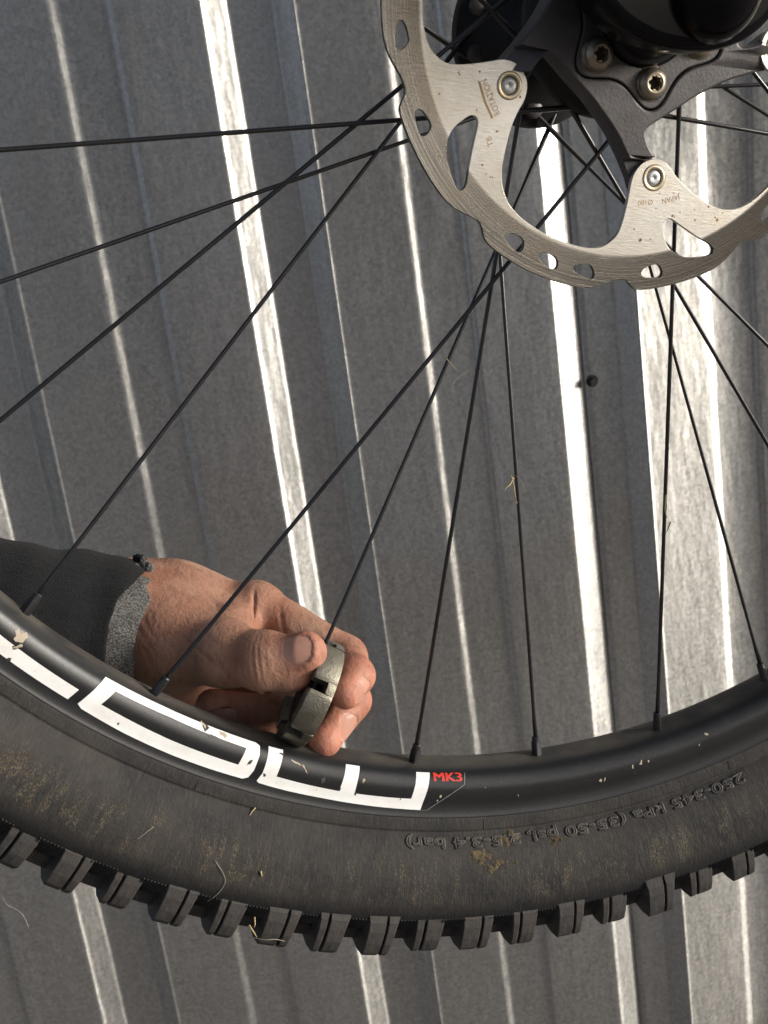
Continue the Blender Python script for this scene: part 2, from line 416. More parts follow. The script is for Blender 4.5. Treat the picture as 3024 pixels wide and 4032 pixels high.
# screw in the groove
sx, sz = SCREW = (208.6, 590.9)
sb = bmesh.new()
bmesh.ops.create_cone(sb, cap_ends=True, segments=6, radius1=.0030, radius2=.0026, depth=.005, matrix=Matrix.Translation((0, 0, .0035)))
bmesh.ops.create_cone(sb, cap_ends=True, segments=16, radius1=.0045, radius2=.0042, depth=.0014, matrix=Matrix.Translation((0, 0, .0007)))
sme = bpy.data.meshes.new('screw'); sb.to_mesh(sme); sb.free()
sc = link('screw', sme, M['screw'], wall); sc.location = ((sx-100)*MM, 8.8*MM, sz*MM); sc.rotation_euler = (rad(90), 0, 0)

# ------------------------------------------------------------------ the wheel
WM = Matrix(((0.9493757, 0.2366511, 0.2065965, 0.1237447), (0.2146175, -0.0083568, -0.9766624, 0.4399468), (-0.2294018, 0.9715588, -0.0587232, 0.7914308), (0, 0, 0, 1)))
wheel = bpy.data.objects.new('bicycle_wheel', None); COL.objects.link(wheel); wheel.matrix_world = WM
tag(wheel, 'bicycle wheel with black rim, muddy knobbly tyre and silver brake disc', 'wheel')

RIM_H = [(290.5, 0), (290.6, 3.5), (291.2, 6.5), (292.8, 9.3), (296, 11.5), (300, 12.5), (303.5, 13.0), (306.5, 13.9), (308.2, 14.8)]
def spline(pts, n):
    """Catmull-Rom through points, n samples per span"""
    P = [np.array(q, float) for q in pts]; P = [2*P[0]-P[1]]+P+[2*P[-1]-P[-2]]
    out = []
    for i in range(1, len(P)-2):
        for k in range(n):
            t = k/n; a, b, c, d = P[i-1:i+3]
            out.append(tuple(.5*((2*b)+(c-a)*t+(2*a-5*b+4*c-d)*t*t+(3*b-a-3*c+d)*t**3)))
    out.append(tuple(P[-2])); return out
half = spline(RIM_H, 4)
rim_prof = [(r, -z) for r, z in half[::-1]]+half[1:]
rim_prof = [(309.5, -13.4), (309.2, -14.8)]+rim_prof+[(309.2, 14.8), (309.5, 13.4)]
rim = link('rim', revolve('rim', rim_prof, 512), M['rim'], wheel, True)
RH = np.array(RIM_H); RS = np.r_[0, np.cumsum(np.hypot(*np.diff(RH, axis=0).T))]
HS = np.array(half); HSs = np.r_[0, np.cumsum(np.hypot(*np.diff(HS, axis=0).T))]
def rim_point(theta, s, h):
    s = s*HSs[-1]/RS[-1]
    r = np.interp(s, HSs, HS[:, 0]); z = np.interp(s, HSs, HS[:, 1])
    r2 = np.interp(s+.3, HSs, HS[:, 0]); z2 = np.interp(s+.3, HSs, HS[:, 1]); r1 = np.interp(s-.3, HSs, HS[:, 0]); z1 = np.interp(s-.3, HSs, HS[:, 1])
    t = np.array([r2-r1, z2-z1]); t /= np.linalg.norm(t)+1e-9
    r -= t[1]*h; z += t[0]*h
    a = rad(theta); return (r*math.cos(a)*MM, r*math.sin(a)*MM, z*MM)
def on_rim(name, tris, mat, h=.12, parent=None):
    v = []; f = []
    for poly in clip_tri_cells(tris, .35, .9):
        i = len(v); v += [rim_point(u, s, h) for u, s in poly]; f.append(tuple(range(i, i+len(poly))))
    me = mesh(name, v, f)
    bm = bmesh.new(); bm.from_mesh(me); bmesh.ops.remove_doubles(bm, verts=bm.verts, dist=2e-6)
    bmesh.ops.dissolve_degenerate(bm, edges=bm.edges, dist=1e-7); bmesh.ops.recalc_face_normals(bm, faces=bm.faces); bm.to_mesh(me); bm.free()
    return link(name, me, mat, parent or rim, True)
L_ = [(-131.5, 16.0), (-124.5, 16.5), (-124.75, 21.3), (-131.5, 21.1)]
L_up = [(-135.3, 7.2), (-134.1, 7.2), (-134.1, 16.0), (-131.5, 16.0), (-131.5, 21.1), (-135.4, 21.4)]
O_o = [(-123.2, 7.2), (-118.85, 6.9), (-114.5, 7.0), (-110.5, 7.4), (-110.15, 8.3), (-110.05, 12.0), (-110.1, 18.2), (-110.3, 21.2), (-110.7, 22.3), (-113.4, 22.5), (-116.3, 22.6), (-120.2, 22.4), (-123.6, 21.8), (-124.0, 20.9)]
O_i = [(-122.15, 10.6), (-117.5, 10.2), (-111.2, 10.9), (-111.4, 17.7), (-116.8, 17.7), (-122.6, 17.1)]
W_o = [(-109.4, 7.3), (-108.18, 7.2), (-108.21, 12.9), (-108.26, 18.1), (-105.7, 18.5), (-103.1, 18.8), (-102.98, 13.6), (-102.84, 7.7), (-101.66, 7.7), (-101.8, 13.5), (-101.83, 18.8), (-99.3, 18.9), (-97.12, 18.9), (-96.94, 13.6), (-96.79, 7.9), (-95.62, 7.9), (-95.83, 14.1), (-96.22, 23.4), (-99.9, 23.1), (-104.4, 22.6), (-107.3, 22.5), (-109.4, 22.2), (-109.6, 21.6), (-109.38, 18.1), (-109.39, 13.7)]
for loops in ([L_], [L_up], [O_o, O_i], [W_o]): on_rim('decal_letter', tri_poly(loops), M['decal'])
def text_tris(body, u0, u1, v0, v1):
    me = text_mesh(body); me.calc_loop_triangles()
    xs = [q.co.x for q in me.vertices]; ys = [q.co.y for q in me.vertices]; xa, xb, ya, yb = min(xs), max(xs), min(ys), max(ys)
    fx = lambda c: (u0+(c.x-xa)/(xb-xa)*(u1-u0), v0+(c.y-ya)/(yb-ya)*(v1-v0))
    tr = [[fx(me.vertices[i].co) for i in t.vertices] for t in me.loop_triangles]
    bpy.data.meshes.remove(me); return tr
def embolden(tris, du):
    return [[(u+dx, v) for u, v in t] for dx in (-du, 0, du) for t in tris]
mk = text_tris('MK3', -95.3, -92.9, 11.5, 7.8)
for i_, dx in enumerate((-.05, 0, .05)):
    if i_ == 0: v_all = []
    v_all += [[(u+dx, v) for u, v in t] for t in mk]
on_rim('decal_print', v_all, M['red'], .14)
fl = [(-92.57, 7.8), (-92.71, 12.7), (-94.26, 18.1), (-95.66, 23.3), (-96.1, 23.5)]
ft = []
for a, b in zip(fl, fl[1:]):
    ft += [[(a[0]-.03, a[1]), (a[0]+.03, a[1]+.1), (b[0]+.03, b[1]+.1)], [(a[0]-.03, a[1]), (b[0]+.03, b[1]+.1), (b[0]-.03, b[1])]]
on_rim('decal_film_edge', ft, M['film'], .13)
rng = random.Random(4)
def blob(u, s, ru, rs, n=11, jag=.45, rot=0.0):
    out = []
    for i in range(n):
        a = 2*math.pi*i/n; k = 1+rng.uniform(-jag, jag)
        x, y = math.cos(a)*ru*k, math.sin(a)*rs*k
        out.append((u+(x*math.cos(rot)-y*math.sin(rot)/5.2), s+(x*5.2*math.sin(rot)+y*math.cos(rot))))
    return [tuple(c) for c in out]
def blob_tris(*a, **k): 
    L = blob(*a, **k); c = (sum(q[0] for q in L)/len(L), sum(q[1] for q in L)/len(L))
    return [[c, L[i], L[(i+1) % len(L)]] for i in range(len(L))]
for u, s, ru, rs, rot in ((-114.7, 8.6, .28, 2.0, .3), (-113.9, 11.0, .35, .8, 0), (-109.2, 18.6, .12, .6, .8), (-110.6, 15.5, .09, 1.3, .5), (-108.3, 9.3, .22, .5, 0), (-103.1, 18.2, .12, .7, .3), (-101.75, 18.9, .12, .7, 0), (-104.6, 15.6, .14, 1.2, .5), (-129.8, 16.6, .16, 1.0, .4), (-129.6, 20.9, .2, .9, 0), (-120.8, 20.4, .08, .5, 0), (-98.0, 19.3, .05, .5, 0)):
    on_rim('scratch', blob_tris(u, s, ru, rs, rot=rot), M['chip'], .16)
for u, s, ru, rs, rot in ((-113.2, 8.9, .30, 1.0, .4), (-114.9, 7.6, .25, .6, .9), (-130.0, 12.6, .34, 1.9, .5), (-129.7, 15.7, .12, 1.5, .5), (-101.3, 13.6, .10, .8, .3), (-107.0, 11.2, .5, .35, .3), (-106.3, 12.5, .35, .3, .8), (-76.9, 15.0, .10, 1.0, .3), (-77.7, 15.6, .07, .8, .3), (-76.2, 15.3, .06, .7, .3), (-80.7, 18.2, .12, .6, .5), (-80.3, 18.0, .06, .8, .5), (-88.0, 18.8, .03, .6, 0), (-90.9, 14.2, .03, .4, 0), (-94.7, 17.5, .07, .5, 0), (-94.9, 19.3, .06, .4, 0), (-70.5, 12.6, .12, .6, .4), (-71.4, 15.9, .05, .5, .4)):
    on_rim('scuff', blob_tris(u, s, ru, rs, jag=.6, rot=rot), M['flake'], .17)

# tyre
TY_H = [(308.3, 15.0), (309.6, 15.7), (312.6, 16.5), (313.2, 16.7), (313.6, 16.5), (316.2, 19.3), (321, 23.4), (328, 27.6), (335, 30.0), (341, 30.6), (346.5, 29.6), (350.5, 27.0), (353.3, 23.0), (355.8, 15.0), (357.0, 7.0), (357.4, 0)]
th = TY_H[:5]+spline(TY_H[4:], 5)[1:]
ty_prof = th+[(r, -z) for r, z in th[::-1][1:]]
tyre = link('tyre', revolve('tyre', ty_prof, 416), M['tyre'], wheel, True)
TH = np.array(th); THs = np.r_[0, np.cumsum(np.hypot(*np.diff(TH, axis=0).T))]
def tyre_point(theta, s, h):
    r = np.interp(s, THs, TH[:, 0]); z = np.interp(s, THs, TH[:, 1])
    r2, z2, r1, z1 = np.interp(s+.6, THs, TH[:, 0]), np.interp(s+.6, THs, TH[:, 1]), np.interp(s-.6, THs, TH[:, 0]), np.interp(s-.6, THs, TH[:, 1])
    t = np.array([r2-r1, z2-z1]); t /= np.linalg.norm(t)+1e-9
    r -= t[1]*h; z += t[0]*h
    a = rad(theta); return (r*math.cos(a)*MM, r*math.sin(a)*MM, z*MM)
def on_tyre_text(body, u0, u1, s0, s1):
    me = text_mesh(body, 1.0, .058)
    xs = [q.co.x for q in me.vertices]; ys = [q.co.y for q in me.vertices]; xa, xb, ya, yb = min(xs), max(xs), min(ys), max(ys)
    for q in me.vertices:
        c = q.co; q.co = tyre_point(u0+(c.x-xa)/(xb-xa)*(u1-u0), s0+(c.y-ya)/(yb-ya)*(s1-s0), .15+c.z*8)
    return link('embossed_lettering', me, M['tyre_txt'], tyre, False)
M['tyre_txt'] = simple('embossed_rubber', (.060, .054, .048), .6, 0, .3, 900, .35, .35)
on_tyre_text('250-345 kPa (35-50 psi, 2.5-3.4 bar)', -68.6, -97.4, 6.6, 12.8)
# thin moulding ticks across the bead strip
for a in (-90.97, -113.8, -69.4, -48, -135):
    v = [tyre_point(a+da, s, h) for s in (.9, 4.8) for da, h in ((-.035, .02), (0, .25), (.035, .02))]
    link('moulding_tick', mesh('tick', v, [(0, 1, 4, 3), (1, 2, 5, 4)]), M['hub'], tyre)
# side knobs
def knob_mesh(sipe, wide):
    """a shoulder block: local x tangential, y radial outward (radius), z axial"""
    hw = wide/2
    sec = [(345.6, 30.5), (349.5, 31.1), (354.8, 31.0), (359.4, 30.2), (361.5, 28.4), (362.9, 22.0), (362.5, 15.5), (354, 13.2)]
    inn = [(340.0, 28.0), (346, 27.0), (351, 25.5), (353, 24.0), (352.5, 22.0), (353.0, 18.0), (353.5, 15.5), (354, 14.0)]
    bm = bmesh.new()
    spl = [(-hw, sipe-.55), (sipe+.55, hw)]
    for x0, x1 in spl:
        lo = []
        for side, x in ((0, x0), (1, x1)):
            row = []
            for k, (r, z) in enumerate(sec):
                flare = 0.0
                if abs(abs(x)-hw) < .01: flare = (1.2 if x < 0 else .7)*(1-min(1, (r-344)/20))*(-1 if x < 0 else 1)
                cham = (0.55 if k in (4, 5, 6) else 0)*(1 if x < 0 else -1)*(1 if abs(abs(x)-hw) < .01 else 0)
                row.append(bm.verts.new(((x+flare*.5+cham)*MM, r*MM, z*MM)))
            for r, z in inn[::-1]:
                fl = (2.6 if x < 0 else 1.2)*(-1 if x < 0 else 1) if abs(abs(x)-hw) < .01 else 0
                row.append(bm.verts.new(((x+fl)*MM, r*MM, z*MM)))
            lo.append(row)
        n = len(lo[0])
        for i in range(n):
            j = (i+1) % n
            bm.faces.new((lo[0][i], lo[0][j], lo[1][j], lo[1][i]))
        bm.faces.new(lo[0]); bm.faces.new(lo[1][::-1])
    # floor of the sipe
    fl = [bm.verts.new(((sipe+dx)*MM, r*MM, z*MM)) for dx in (-.6, .6) for r, z in ((346.5, 29.4), (354, 28.4), (358.6, 25.0), (358.6, 15))]
    for i in range(3): bm.faces.new((fl[i], fl[i+1], fl[i+5], fl[i+4]))
    bmesh.ops.recalc_face_normals(bm, faces=bm.faces)
    ed = [e for e in bm.edges if len(e.link_faces) == 2 and e.calc_face_angle(0) > .5 and min(math.hypot(w.co.x, w.co.y) for w in e.verts) > .3435 and min(w.co.z for w in e.verts) > .0135]
    bmesh.ops.bevel(bm, geom=ed, offset=.00042, segments=2, affect='EDGES', profile=.6)
    me = bpy.data.meshes.new('knob'); bm.to_mesh(me); bm.free(); me.materials.append(M['knob']); return me
kA, kB = knob_mesh(-1.9, 11.2), knob_mesh(1.9, 10.2)
NK = 104; kn_rng = random.Random(11)
for i in range(NK):
    a = -91.42+i*360/NK
    o = bpy.data.objects.new('knob', kA if i % 2 == 0 else kB); COL.objects.link(o); o.parent = tyre
    o.rotation_euler = (kn_rng.uniform(-.004, .004), 0, rad(a-90)); o.location = (0, 0, kn_rng.uniform(-.3, .3)*MM); o.scale = (kn_rng.uniform(.93, 1.07), kn_rng.uniform(.9985, 1.0015), 1)
# far side and crown knobs, and the fine ribs between the shoulder blocks
bm = bmesh.new()
def block(a, r0, r1, z0, z1, w0, w1, skew=0):
    vs_ = []
    for r, w, zi in ((r0, w0, .0), (r1, w1, .8)):
        for x, z in ((-w/2, z0+zi), (w/2, z0+zi+skew), (w/2, z1-zi+skew), (-w/2, z1-zi)):
            aa = rad(a); vs_.append(bm.verts.new(((r*math.cos(aa)-x*math.sin(aa))*MM, (r*math.sin(aa)+x*math.cos(aa))*MM, z*MM)))
    for q in ((3, 2, 1, 0), (4, 5, 6, 7), (0, 1, 5, 4), (1, 2, 6, 5), (2, 3, 7, 6), (3, 0, 4, 7)): bm.faces.new([vs_[k] for k in q])
for i in range(NK):
    a = -91.42+i*360/NK
    block(a+.6, 350, 362.5, -29, -14, 13, 10.5)
    block(a+1.6, 353, 364.8, -9.5, -1.6, 11, 8.5, 1.5) if i % 2 else block(a+1.2, 353, 364.8, 1.6, 9.5, 11, 8.5, -1.5)
    block(a+1.75, 350, 359.4, 3.0, 22.5, 13.5, 11.5)
bmesh.ops.recalc_face_normals(bm, faces=bm.faces)
me = bpy.data.meshes.new('tread'); bm.to_mesh(me); bm.free()
link('tread_blocks', me, M['knob'], tyre, kind='stuff')
v = []; f = []
for i in range(NK):
    a = -91.42+i*360/NK
    for k in range(8):
        a1 = a+.85+k*.235; a2 = a1-.30
        q = []
        for s0, a0 in ((THs[-1]-34.5, a1), (THs[-1]-30.5, (a1+a2)/2), (THs[-1]-25, a2)):
            q += [tyre_point(a0-.055, s0, -.05), tyre_point(a0, s0, .85), tyre_point(a0+.055, s0, -.05)]
        i0 = len(v); v += q
        for b in (0, 3): f += [(i0+b, i0+b+1, i0+b+4, i0+b+3), (i0+b+1, i0+b+2, i0+b+5, i0+b+4)]
        f += [(i0, i0+2, i0+1)]
link('shoulder_ribs', mesh('ribs', v, f), M['knob'], tyre, kind='stuff')

# spokes and nipples
RN = 290.9
def spoke_ends(k):
    nip = -130.282+11.25*k; m = k % 4
    far = m in (0, 2); ccw = m in (0, 3)
    rt, zf, zn = (21.8, -46.0, -.86) if far else (27.6, 15.5, .86)
    zf += (1.1 if m in (0, 1) else -1.1)
    da = math.degrees(math.acos(rt/RN)); ta = nip-da if ccw else nip+da
    A = Vector((RN*math.cos(rad(nip)), RN*math.sin(rad(nip)), zn)); T = Vector((rt*math.cos(rad(ta)), rt*math.sin(rad(ta)), zf))
    if far:                                   # far flange holes sit on a larger circle, reached before the nearest point
        d = (T-A).normalized(); back = math.sqrt(29.0**2-rt**2); T = T-d*back
    return A, T
for k in range(32):
    A, T = spoke_ends(k); d = (T-A).normalized(); L = (T-A).length
    sp = [A+d*4, A+d*14, A+d*20, A+d*(L-36), A+d*(L-28), A+d*(L-2), T]
    vv, ff = tube(sp, [1.0, 1.0, .82, .82, 1.0, 1.0, 1.0], 10)
    link('spoke', mesh('spoke', vv, ff), M['spoke'], wheel, True)
    # elbow head at the hub flange
    bm = bmesh.new()
    z = d; x = z.orthogonal().normalized(); 
    ax = Vector((math.cos(math.atan2(A.y, A.x)), math.sin(math.atan2(A.y, A.x)), 0)); x = (ax.cross(z)).normalized() if abs(ax.dot(z)) < .999 else x
    y = z.cross(x)
    secs = [(-2.5, 1.75, 4), (5.6, 1.72, 4), (6.6, 1.75, 8), (8.2, 1.72, 8), (8.6, 1.25, 8)]
    rings = []
    for t, r, kind in secs:
        ring = []
        for j in range(16):
            a = 2*math.pi*j/16
            rr = r if kind == 8 else min(r*1.22, r/max(abs(math.cos(a)), abs(math.sin(a))))
            ring.append(bm.verts.new((A+z*t+x*math.cos(a)*rr+y*math.sin(a)*rr)*MM))
        rings.append(ring)
    for r0, r1 in zip(rings, rings[1:]):
        for j in range(16): bm.faces.new((r0[j], r0[(j+1) % 16], r1[(j+1) % 16], r1[j]))
    bm.faces.new(rings[-1])
    me = bpy.data.meshes.new('nipple'); bm.to_mesh(me); bm.free()
    nip = link('nipple', me, M['nipple'], wheel); auto_smooth(nip, 30)
# hub
hp = [(0, 44), (13, 44), (13, 30), (22, 29), (31.5, 20), (32.5, 17.5), (32.5, 13.5), (29, 11.5), (20, 8), (15.5, -2), (14.5, -20), (17, -34), (27, -42), (34.0, -43.5), (34.6, -45.5), (34.0, -48.5), (24, -50), (14, -56), (10, -60), (0, -60)]
hub = link('hub', revolve('hub', hp, 96), M['hub'], wheel); auto_smooth(hub, 40)
for k in range(10):
    a = rad(-14+36*k)
    me_ = revolve('r', [(0, .9), (3.1, .9), (3.6, .3), (3.6, -2)], 20)
    o = link('flange_boss', me_, M['spider'], hub, True); o.location = (27.5*math.cos(a)*MM, 27.5*math.sin(a)*MM, -41.6*MM)

# brake disc: one 72 degree sector repeated five times
pc = lambda a, r: (r*math.cos(rad(a)), r*math.sin(rad(a)))
OUT = [(-157.3, 86.0), (-156.0, 86.7), (-154.9, 88.4), (-154.0, 89.7), (-152.5, 90.1), (-148.6, 90.2), (-145.2, 90.2), (-141.0, 90.3), (-136.8, 90.3), (-133.6, 90.2), (-131.1, 89.6), (-128.6, 88.4), (-126.2, 87.0), (-124.4, 86.5), (-123.0, 87.4), (-121.7, 89.3), (-119.9, 90.2), (-117.2, 90.4), (-113.6, 90.4), (-110.3, 90.5), (-106.8, 90.4), (-102.1, 90.4), (-97.5, 90.3), (-94.4, 90.0), (-92.1, 89.2), (-89.5, 87.6), (-87.6, 86.4)]
INN = [(-140.1, 50.4), (-138.1, 54.7), (-135.2, 59.6), (-132.4, 63.7), (-129.6, 68.2), (-127.8, 70.6), (-125.6, 72.9), (-123.4, 74.6), (-120.9, 75.9), (-117.1, 76.8), (-112.7, 77.0), (-107.7, 77.2), (-102.2, 77.1), (-96.8, 76.9), (-93.0, 76.1), (-90.3, 74.1), (-87.9, 71.0), (-86.9, 67.2), (-86.0, 61.9), (-85.3, 56.4), (-84.9, 53.0), (-83.8, 50.1), (-81.2, 47.6), (-78.2, 46.5), (-75.2, 46.3), (-72.4, 46.9), (-70.0, 48.3)]
WIN = [(-145.7, 68.7), (-145.0, 67.2), (-143.3, 66.9), (-141.7, 68.4), (-140.0, 70.6), (-136.8, 75.1), (-134.7, 78.2), (-132.8, 81.0), (-132.2, 83.0), (-132.5, 84.4), (-133.6, 84.9), (-135.4, 84.3), (-137.9, 83.2), (-139.9, 82.2), (-141.2, 81.1), (-143.3, 79.0), (-144.7, 76.7), (-145.3, 74.2), (-145.6, 71.2)]
SLOTS = [[(-116.9, 82.8), (-115.6, 82.1), (-113.1, 82.0), (-112.2, 84.2), (-112.2, 86.0), (-113.1, 86.9), (-115.1, 86.6), (-117.2, 85.6), (-117.7, 84.4)],
         [(-107.6, 83.0), (-105.3, 82.2), (-103.2, 82.9), (-102.4, 84.8), (-102.6, 86.3), (-103.5, 87.0), (-105.6, 86.5), (-107.6, 85.5), (-108.1, 84.3)],
         [(-97.7, 82.8), (-95.3, 82.0), (-94.0, 82.0), (-92.8, 84.3), (-92.7, 85.9), (-93.5, 86.8), (-94.9, 86.5), (-97.3, 85.7), (-98.4, 84.8), (-98.5, 83.7)],
         [(-76.2, 81.6), (-75.2, 82.7), (-74.6, 85.2), (-75.2, 86.4), (-76.1, 86.7), (-79.3, 86.0), (-80.5, 84.7), (-80.0, 83.0), (-78.5, 82.1)]]
outer = [pc(a+72*k, r) for k in range(5) for a, r in OUT]
inner = [pc(a+72*k, r) for k in range(5) for a, r in INN]
ZR = 38.7
loops = [chaikin(outer, 2), chaikin(inner, 2)]
for k in range(5):
    loops.append(chaikin([pc(a+72*k, r) for a, r in WIN], 2))
    for S in SLOTS: loops.append(chaikin([pc(a+72*k, r) for a, r in S], 2))
    aa = -147.6+72*k; c0 = pc(aa, 52.6)
    loops.append([(c0[0]+4.4*math.cos(t*math.pi/20), c0[1]+4.4*math.sin(t*math.pi/20)) for t in range(40)])
disc = link('brake_disc', plate('brake_disc', loops, ZR-1.8, ZR, .12), M['rotor'], wheel)
for k in range(5):
    c0 = pc(-147.6+72*k, 52.6)
    ring = link('rivet_collar', revolve('collar', [(4.35, -2.0), (4.35, .05), (4.0, .25), (3.1, .25), (2.9, -.1), (2.9, -1.2)], 40), M['rivet_ring'], disc, True)
    ring.location = (c0[0]*MM, c0[1]*MM, ZR*MM)
    rv = link('rivet', revolve('rivet', [(0, .05), (.3, .05), (.5, .3), (1.6, .22), (2.5, .05), (2.75, -.4), (2.75, -1.5)], 32), M['rivet'], disc, True)
    rv.location = (c0[0]*MM, c0[1]*MM, (ZR-.1)*MM)
def disc_text(body, px, py, w, ang, hgt):
    me = text_mesh(body)
    xs = [q.co.x for q in me.vertices]; ys = [q.co.y for q in me.vertices]; xa, xb, ya, yb = min(xs), max(xs), min(ys), max(ys)
    ca, sa = math.cos(rad(ang)), math.sin(rad(ang))
    for q in me.vertices:
        x = (q.co.x-xa)/(xb-xa)*w; y = (q.co.y-ya)/(yb-ya)*hgt
        q.co = ((px+x*ca-y*sa)*MM, (py+x*sa+y*ca)*MM, (ZR+.03)*MM)
    return link('etched_lettering', me, M['etch'], disc)
disc_text('ROTATION', -46.37, -36.90, 11.66, 122.3, 2.10)
disc_text('JAPAN', 23.92, -54.63, 7.07, -161.1, 2.40)
disc_text('Ø180', 13.98, -58.01, 5.75, -169.9, 1.70)
disc_text('TB', -47.43, -47.02, 3.13, 114.1, 1.90)
link('etched_arrow', mesh('arrow', [(x*MM, y*MM, (ZR+.03)*MM) for x, y in [(-55.39,-28.31),(-52.41,-34.41),(-49.34,-38.72),(-48.54,-38.52),(-51.71,-34.21),(-54.59,-28.11)]], [(0,1,4,5),(1,2,3,4)]), M['etch'], disc)
for (x, y), r in [((-62.24, -26.43), 0.35), ((-61.99, -27.06), 0.3), ((-55.24, -25.35), 0.35), ((-50.07, -31.36), 0.4), ((-54.65, -36.87), 0.3), ((-40.17, -31.18), 0.4), ((-49.27, -38.63), 0.35), ((40.78, -62.37), 0.55), ((39.86, -61.6), 0.4), ((22.73, -62.73), 0.55), ((36.36, -58.32), 0.5), ((11.67, -71.99), 0.6), ((8.48, -68.39), 0.4), ((23.52, -62.97), 0.3), ((31.94, -63.28), 0.35), ((15.54, -71.18), 0.35), ((15.77, -60.76), 0.25), ((25.4, -61.24), 0.3), ((31.04, -59.77), 0.3), ((16.28, -55.79), 0.3), ((21.62, -55.11), 0.3), ((42.51, -59.78), 0.3), ((-50.54, -53.35), 0.5), ((-48.7, -56.04), 0.3), ((-47.22, -56.85), 0.3), ((-46.4, -56.88), 0.25), ((-32.35, -72.28), 0.55), ((-35.19, -71.34), 0.4), ((-46.82, -42.53), 0.45)]:
    L = [(x+r*math.cos(i*.7)*rng.uniform(.5, 1.3), y+r*math.sin(i*.7)*rng.uniform(.5, 1.3)) for i in range(9)]
    v = [(a*MM, b*MM, (ZR+.025)*MM) for a, b in L]
    link('rust_spot', mesh('rust', v, [tuple(range(9))]), M['rust'], disc)

# spider carrying the disc
GAP = [(-147.6, 45.5), (-149.6, 43.6), (-151.6, 40.6), (-152.8, 38.0), (-152.3, 36.5), (-150.1, 35.4), (-145.7, 34.3), (-139.3, 33.3), (-132.5, 32.7), (-125.6, 32.4), (-118.7, 32.6), (-111.4, 33.8), (-104.6, 35.6), (-100.2, 37.2), (-95.2, 40.0), (-91.4, 43.2), (-88.3, 46.2), (-85.3, 50.6), (-82.3, 55.5), (-79.0, 58.0), (-75.6, 58.6), (-72.2, 58.0), (-69.6, 55.0), (-69.8, 51.0), (-72.2, 48.0)]
spo = [pc(a+72*k, r) for k in range(5) for a, r in GAP]
PB = -136.3
def lobed(off, n=144):
    out = []
    for i in range(n):
        a = 360*i/n; c = math.cos(rad(6*(a-PB)))
        out.append(pc(a, 26.2+3.5*c+.45*math.cos(rad(12*(a-PB)))+off))
    return out
spider = link('disc_spider', plate('disc_spider', [chaikin(spo, 2), lobed(.55)], 31.5, 41.0, .8, 2), M['spider'], wheel)
# only the inner part of the arms is that high: the pads under the disc lie lower
for v_ in spider.data.vertices:
    r = math.hypot(v_.co.x, v_.co.y)/MM
    if r > 45.8: v_.co.z = min(v_.co.z, 36.7*MM)
auto_smooth(spider, 40)
lock = link('mounting_plate', plate('mounting_plate', [lobed(0.0), [pc(i*5, 17.0) for i in range(72)]], 33, 40.7, .5, 2), M['spider'], wheel); auto_smooth(lock, 40)
for k in range(6):
    c0 = pc(PB+60*k, 22.0)
    prof = [(2.55, -2.2), (2.55, 2.35), (2.75, 2.55), (3.3, 2.45), (4.1, 1.9), (4.75, 1.1), (5.0, .35), (5.0, -.6), (5.9, -.6), (6.0, -.9)]
    b = link('bolt', revolve('bolt', prof, 48), M['bolt'], wheel, True); b.location = (c0[0]*MM, c0[1]*MM, 41.3*MM)
    star = []
    for i in range(60):
        a = 2*math.pi*i/60; star.append(((2.35+.38*math.cos(6*a))*math.cos(a), (2.35+.38*math.cos(6*a))*math.sin(a)))
    ring = [(2.62*math.cos(2*math.pi*i/60), 2.62*math.sin(2*math.pi*i/60)) for i in range(60)]
    r_ = link('bolt_rim', plate('bolt_rim', [ring, star], -.9, 2.42, .05), M['rivet_ring'], b)
    s_ = link('socket_floor', mesh('floor', [(x*MM*1.1, y*MM*1.1, -.3*MM) for x, y in star], [tuple(range(60))]), M['socket'], b)
ec = link('end_cap', revolve('end_cap', [(16.6, 38), (16.6, 41.6), (16.0, 42.6), (14.6, 43.0), (14.2, 44.5), (13.6, 47), (12.8, 49), (0, 49)], 64), M['hub'], wheel); auto_smooth(ec, 40)

# ------------------------------------------------------------------ fork leg holding the axle
fork = bpy.data.objects.new('fork_leg', None); COL.objects.link(fork); fork.matrix_world = WM
tag(fork, 'glossy black fork leg end over the hub at the top right', 'fork')
drop = [(-62, 60), (-50, 26), (-38, 4), (-28.5, -7.0), (-16, -12.6), (-4, -14.4), (8, -13.2), (17, -10.5), (25, -6.0), (31.0, 1.0), (36, 12), (42, 34), (46, 70), (46, 240), (-62, 240)]
dm = plate('dropout', [chaikin(drop, 2)], 50, 68, 4.0, 4)
dr = link('dropout', dm, M['fork'], fork); auto_smooth(dr, 40)
def dome(cx, cy, rx, ry, z0, z1, n=40):
    v = []; f = []; K = 10
    for i in range(K+1):
        t = i/K*math.pi/2
        for j in range(n):
            a = 2*math.pi*j/n; v.append(((cx+rx*math.cos(t)*math.cos(a))*MM, (cy+ry*math.cos(t)*math.sin(a))*MM, (z0+(z1-z0)*math.sin(t))*MM))
    for i in range(K):
        for j in range(n): f.append((i*n+j, i*n+(j+1) % n, (i+1)*n+(j+1) % n, (i+1)*n+j))
    return mesh('dome', v, f)
link('axle_nut', dome(7, 5, 15.5, 16.5, 64, 82), M['fork'], fork, True)
lv, lf = tube([(-8, 60, 58), (-8, 120, 56), (-8, 500, 50)], [30, 24, 20], 40); link('leg_tube', mesh('leg', lv, lf), M['fork'], fork, True)
lk = link('lug', dome(22, 2.0, 10, 9.5, 44, 60), M['fork'], fork, True)

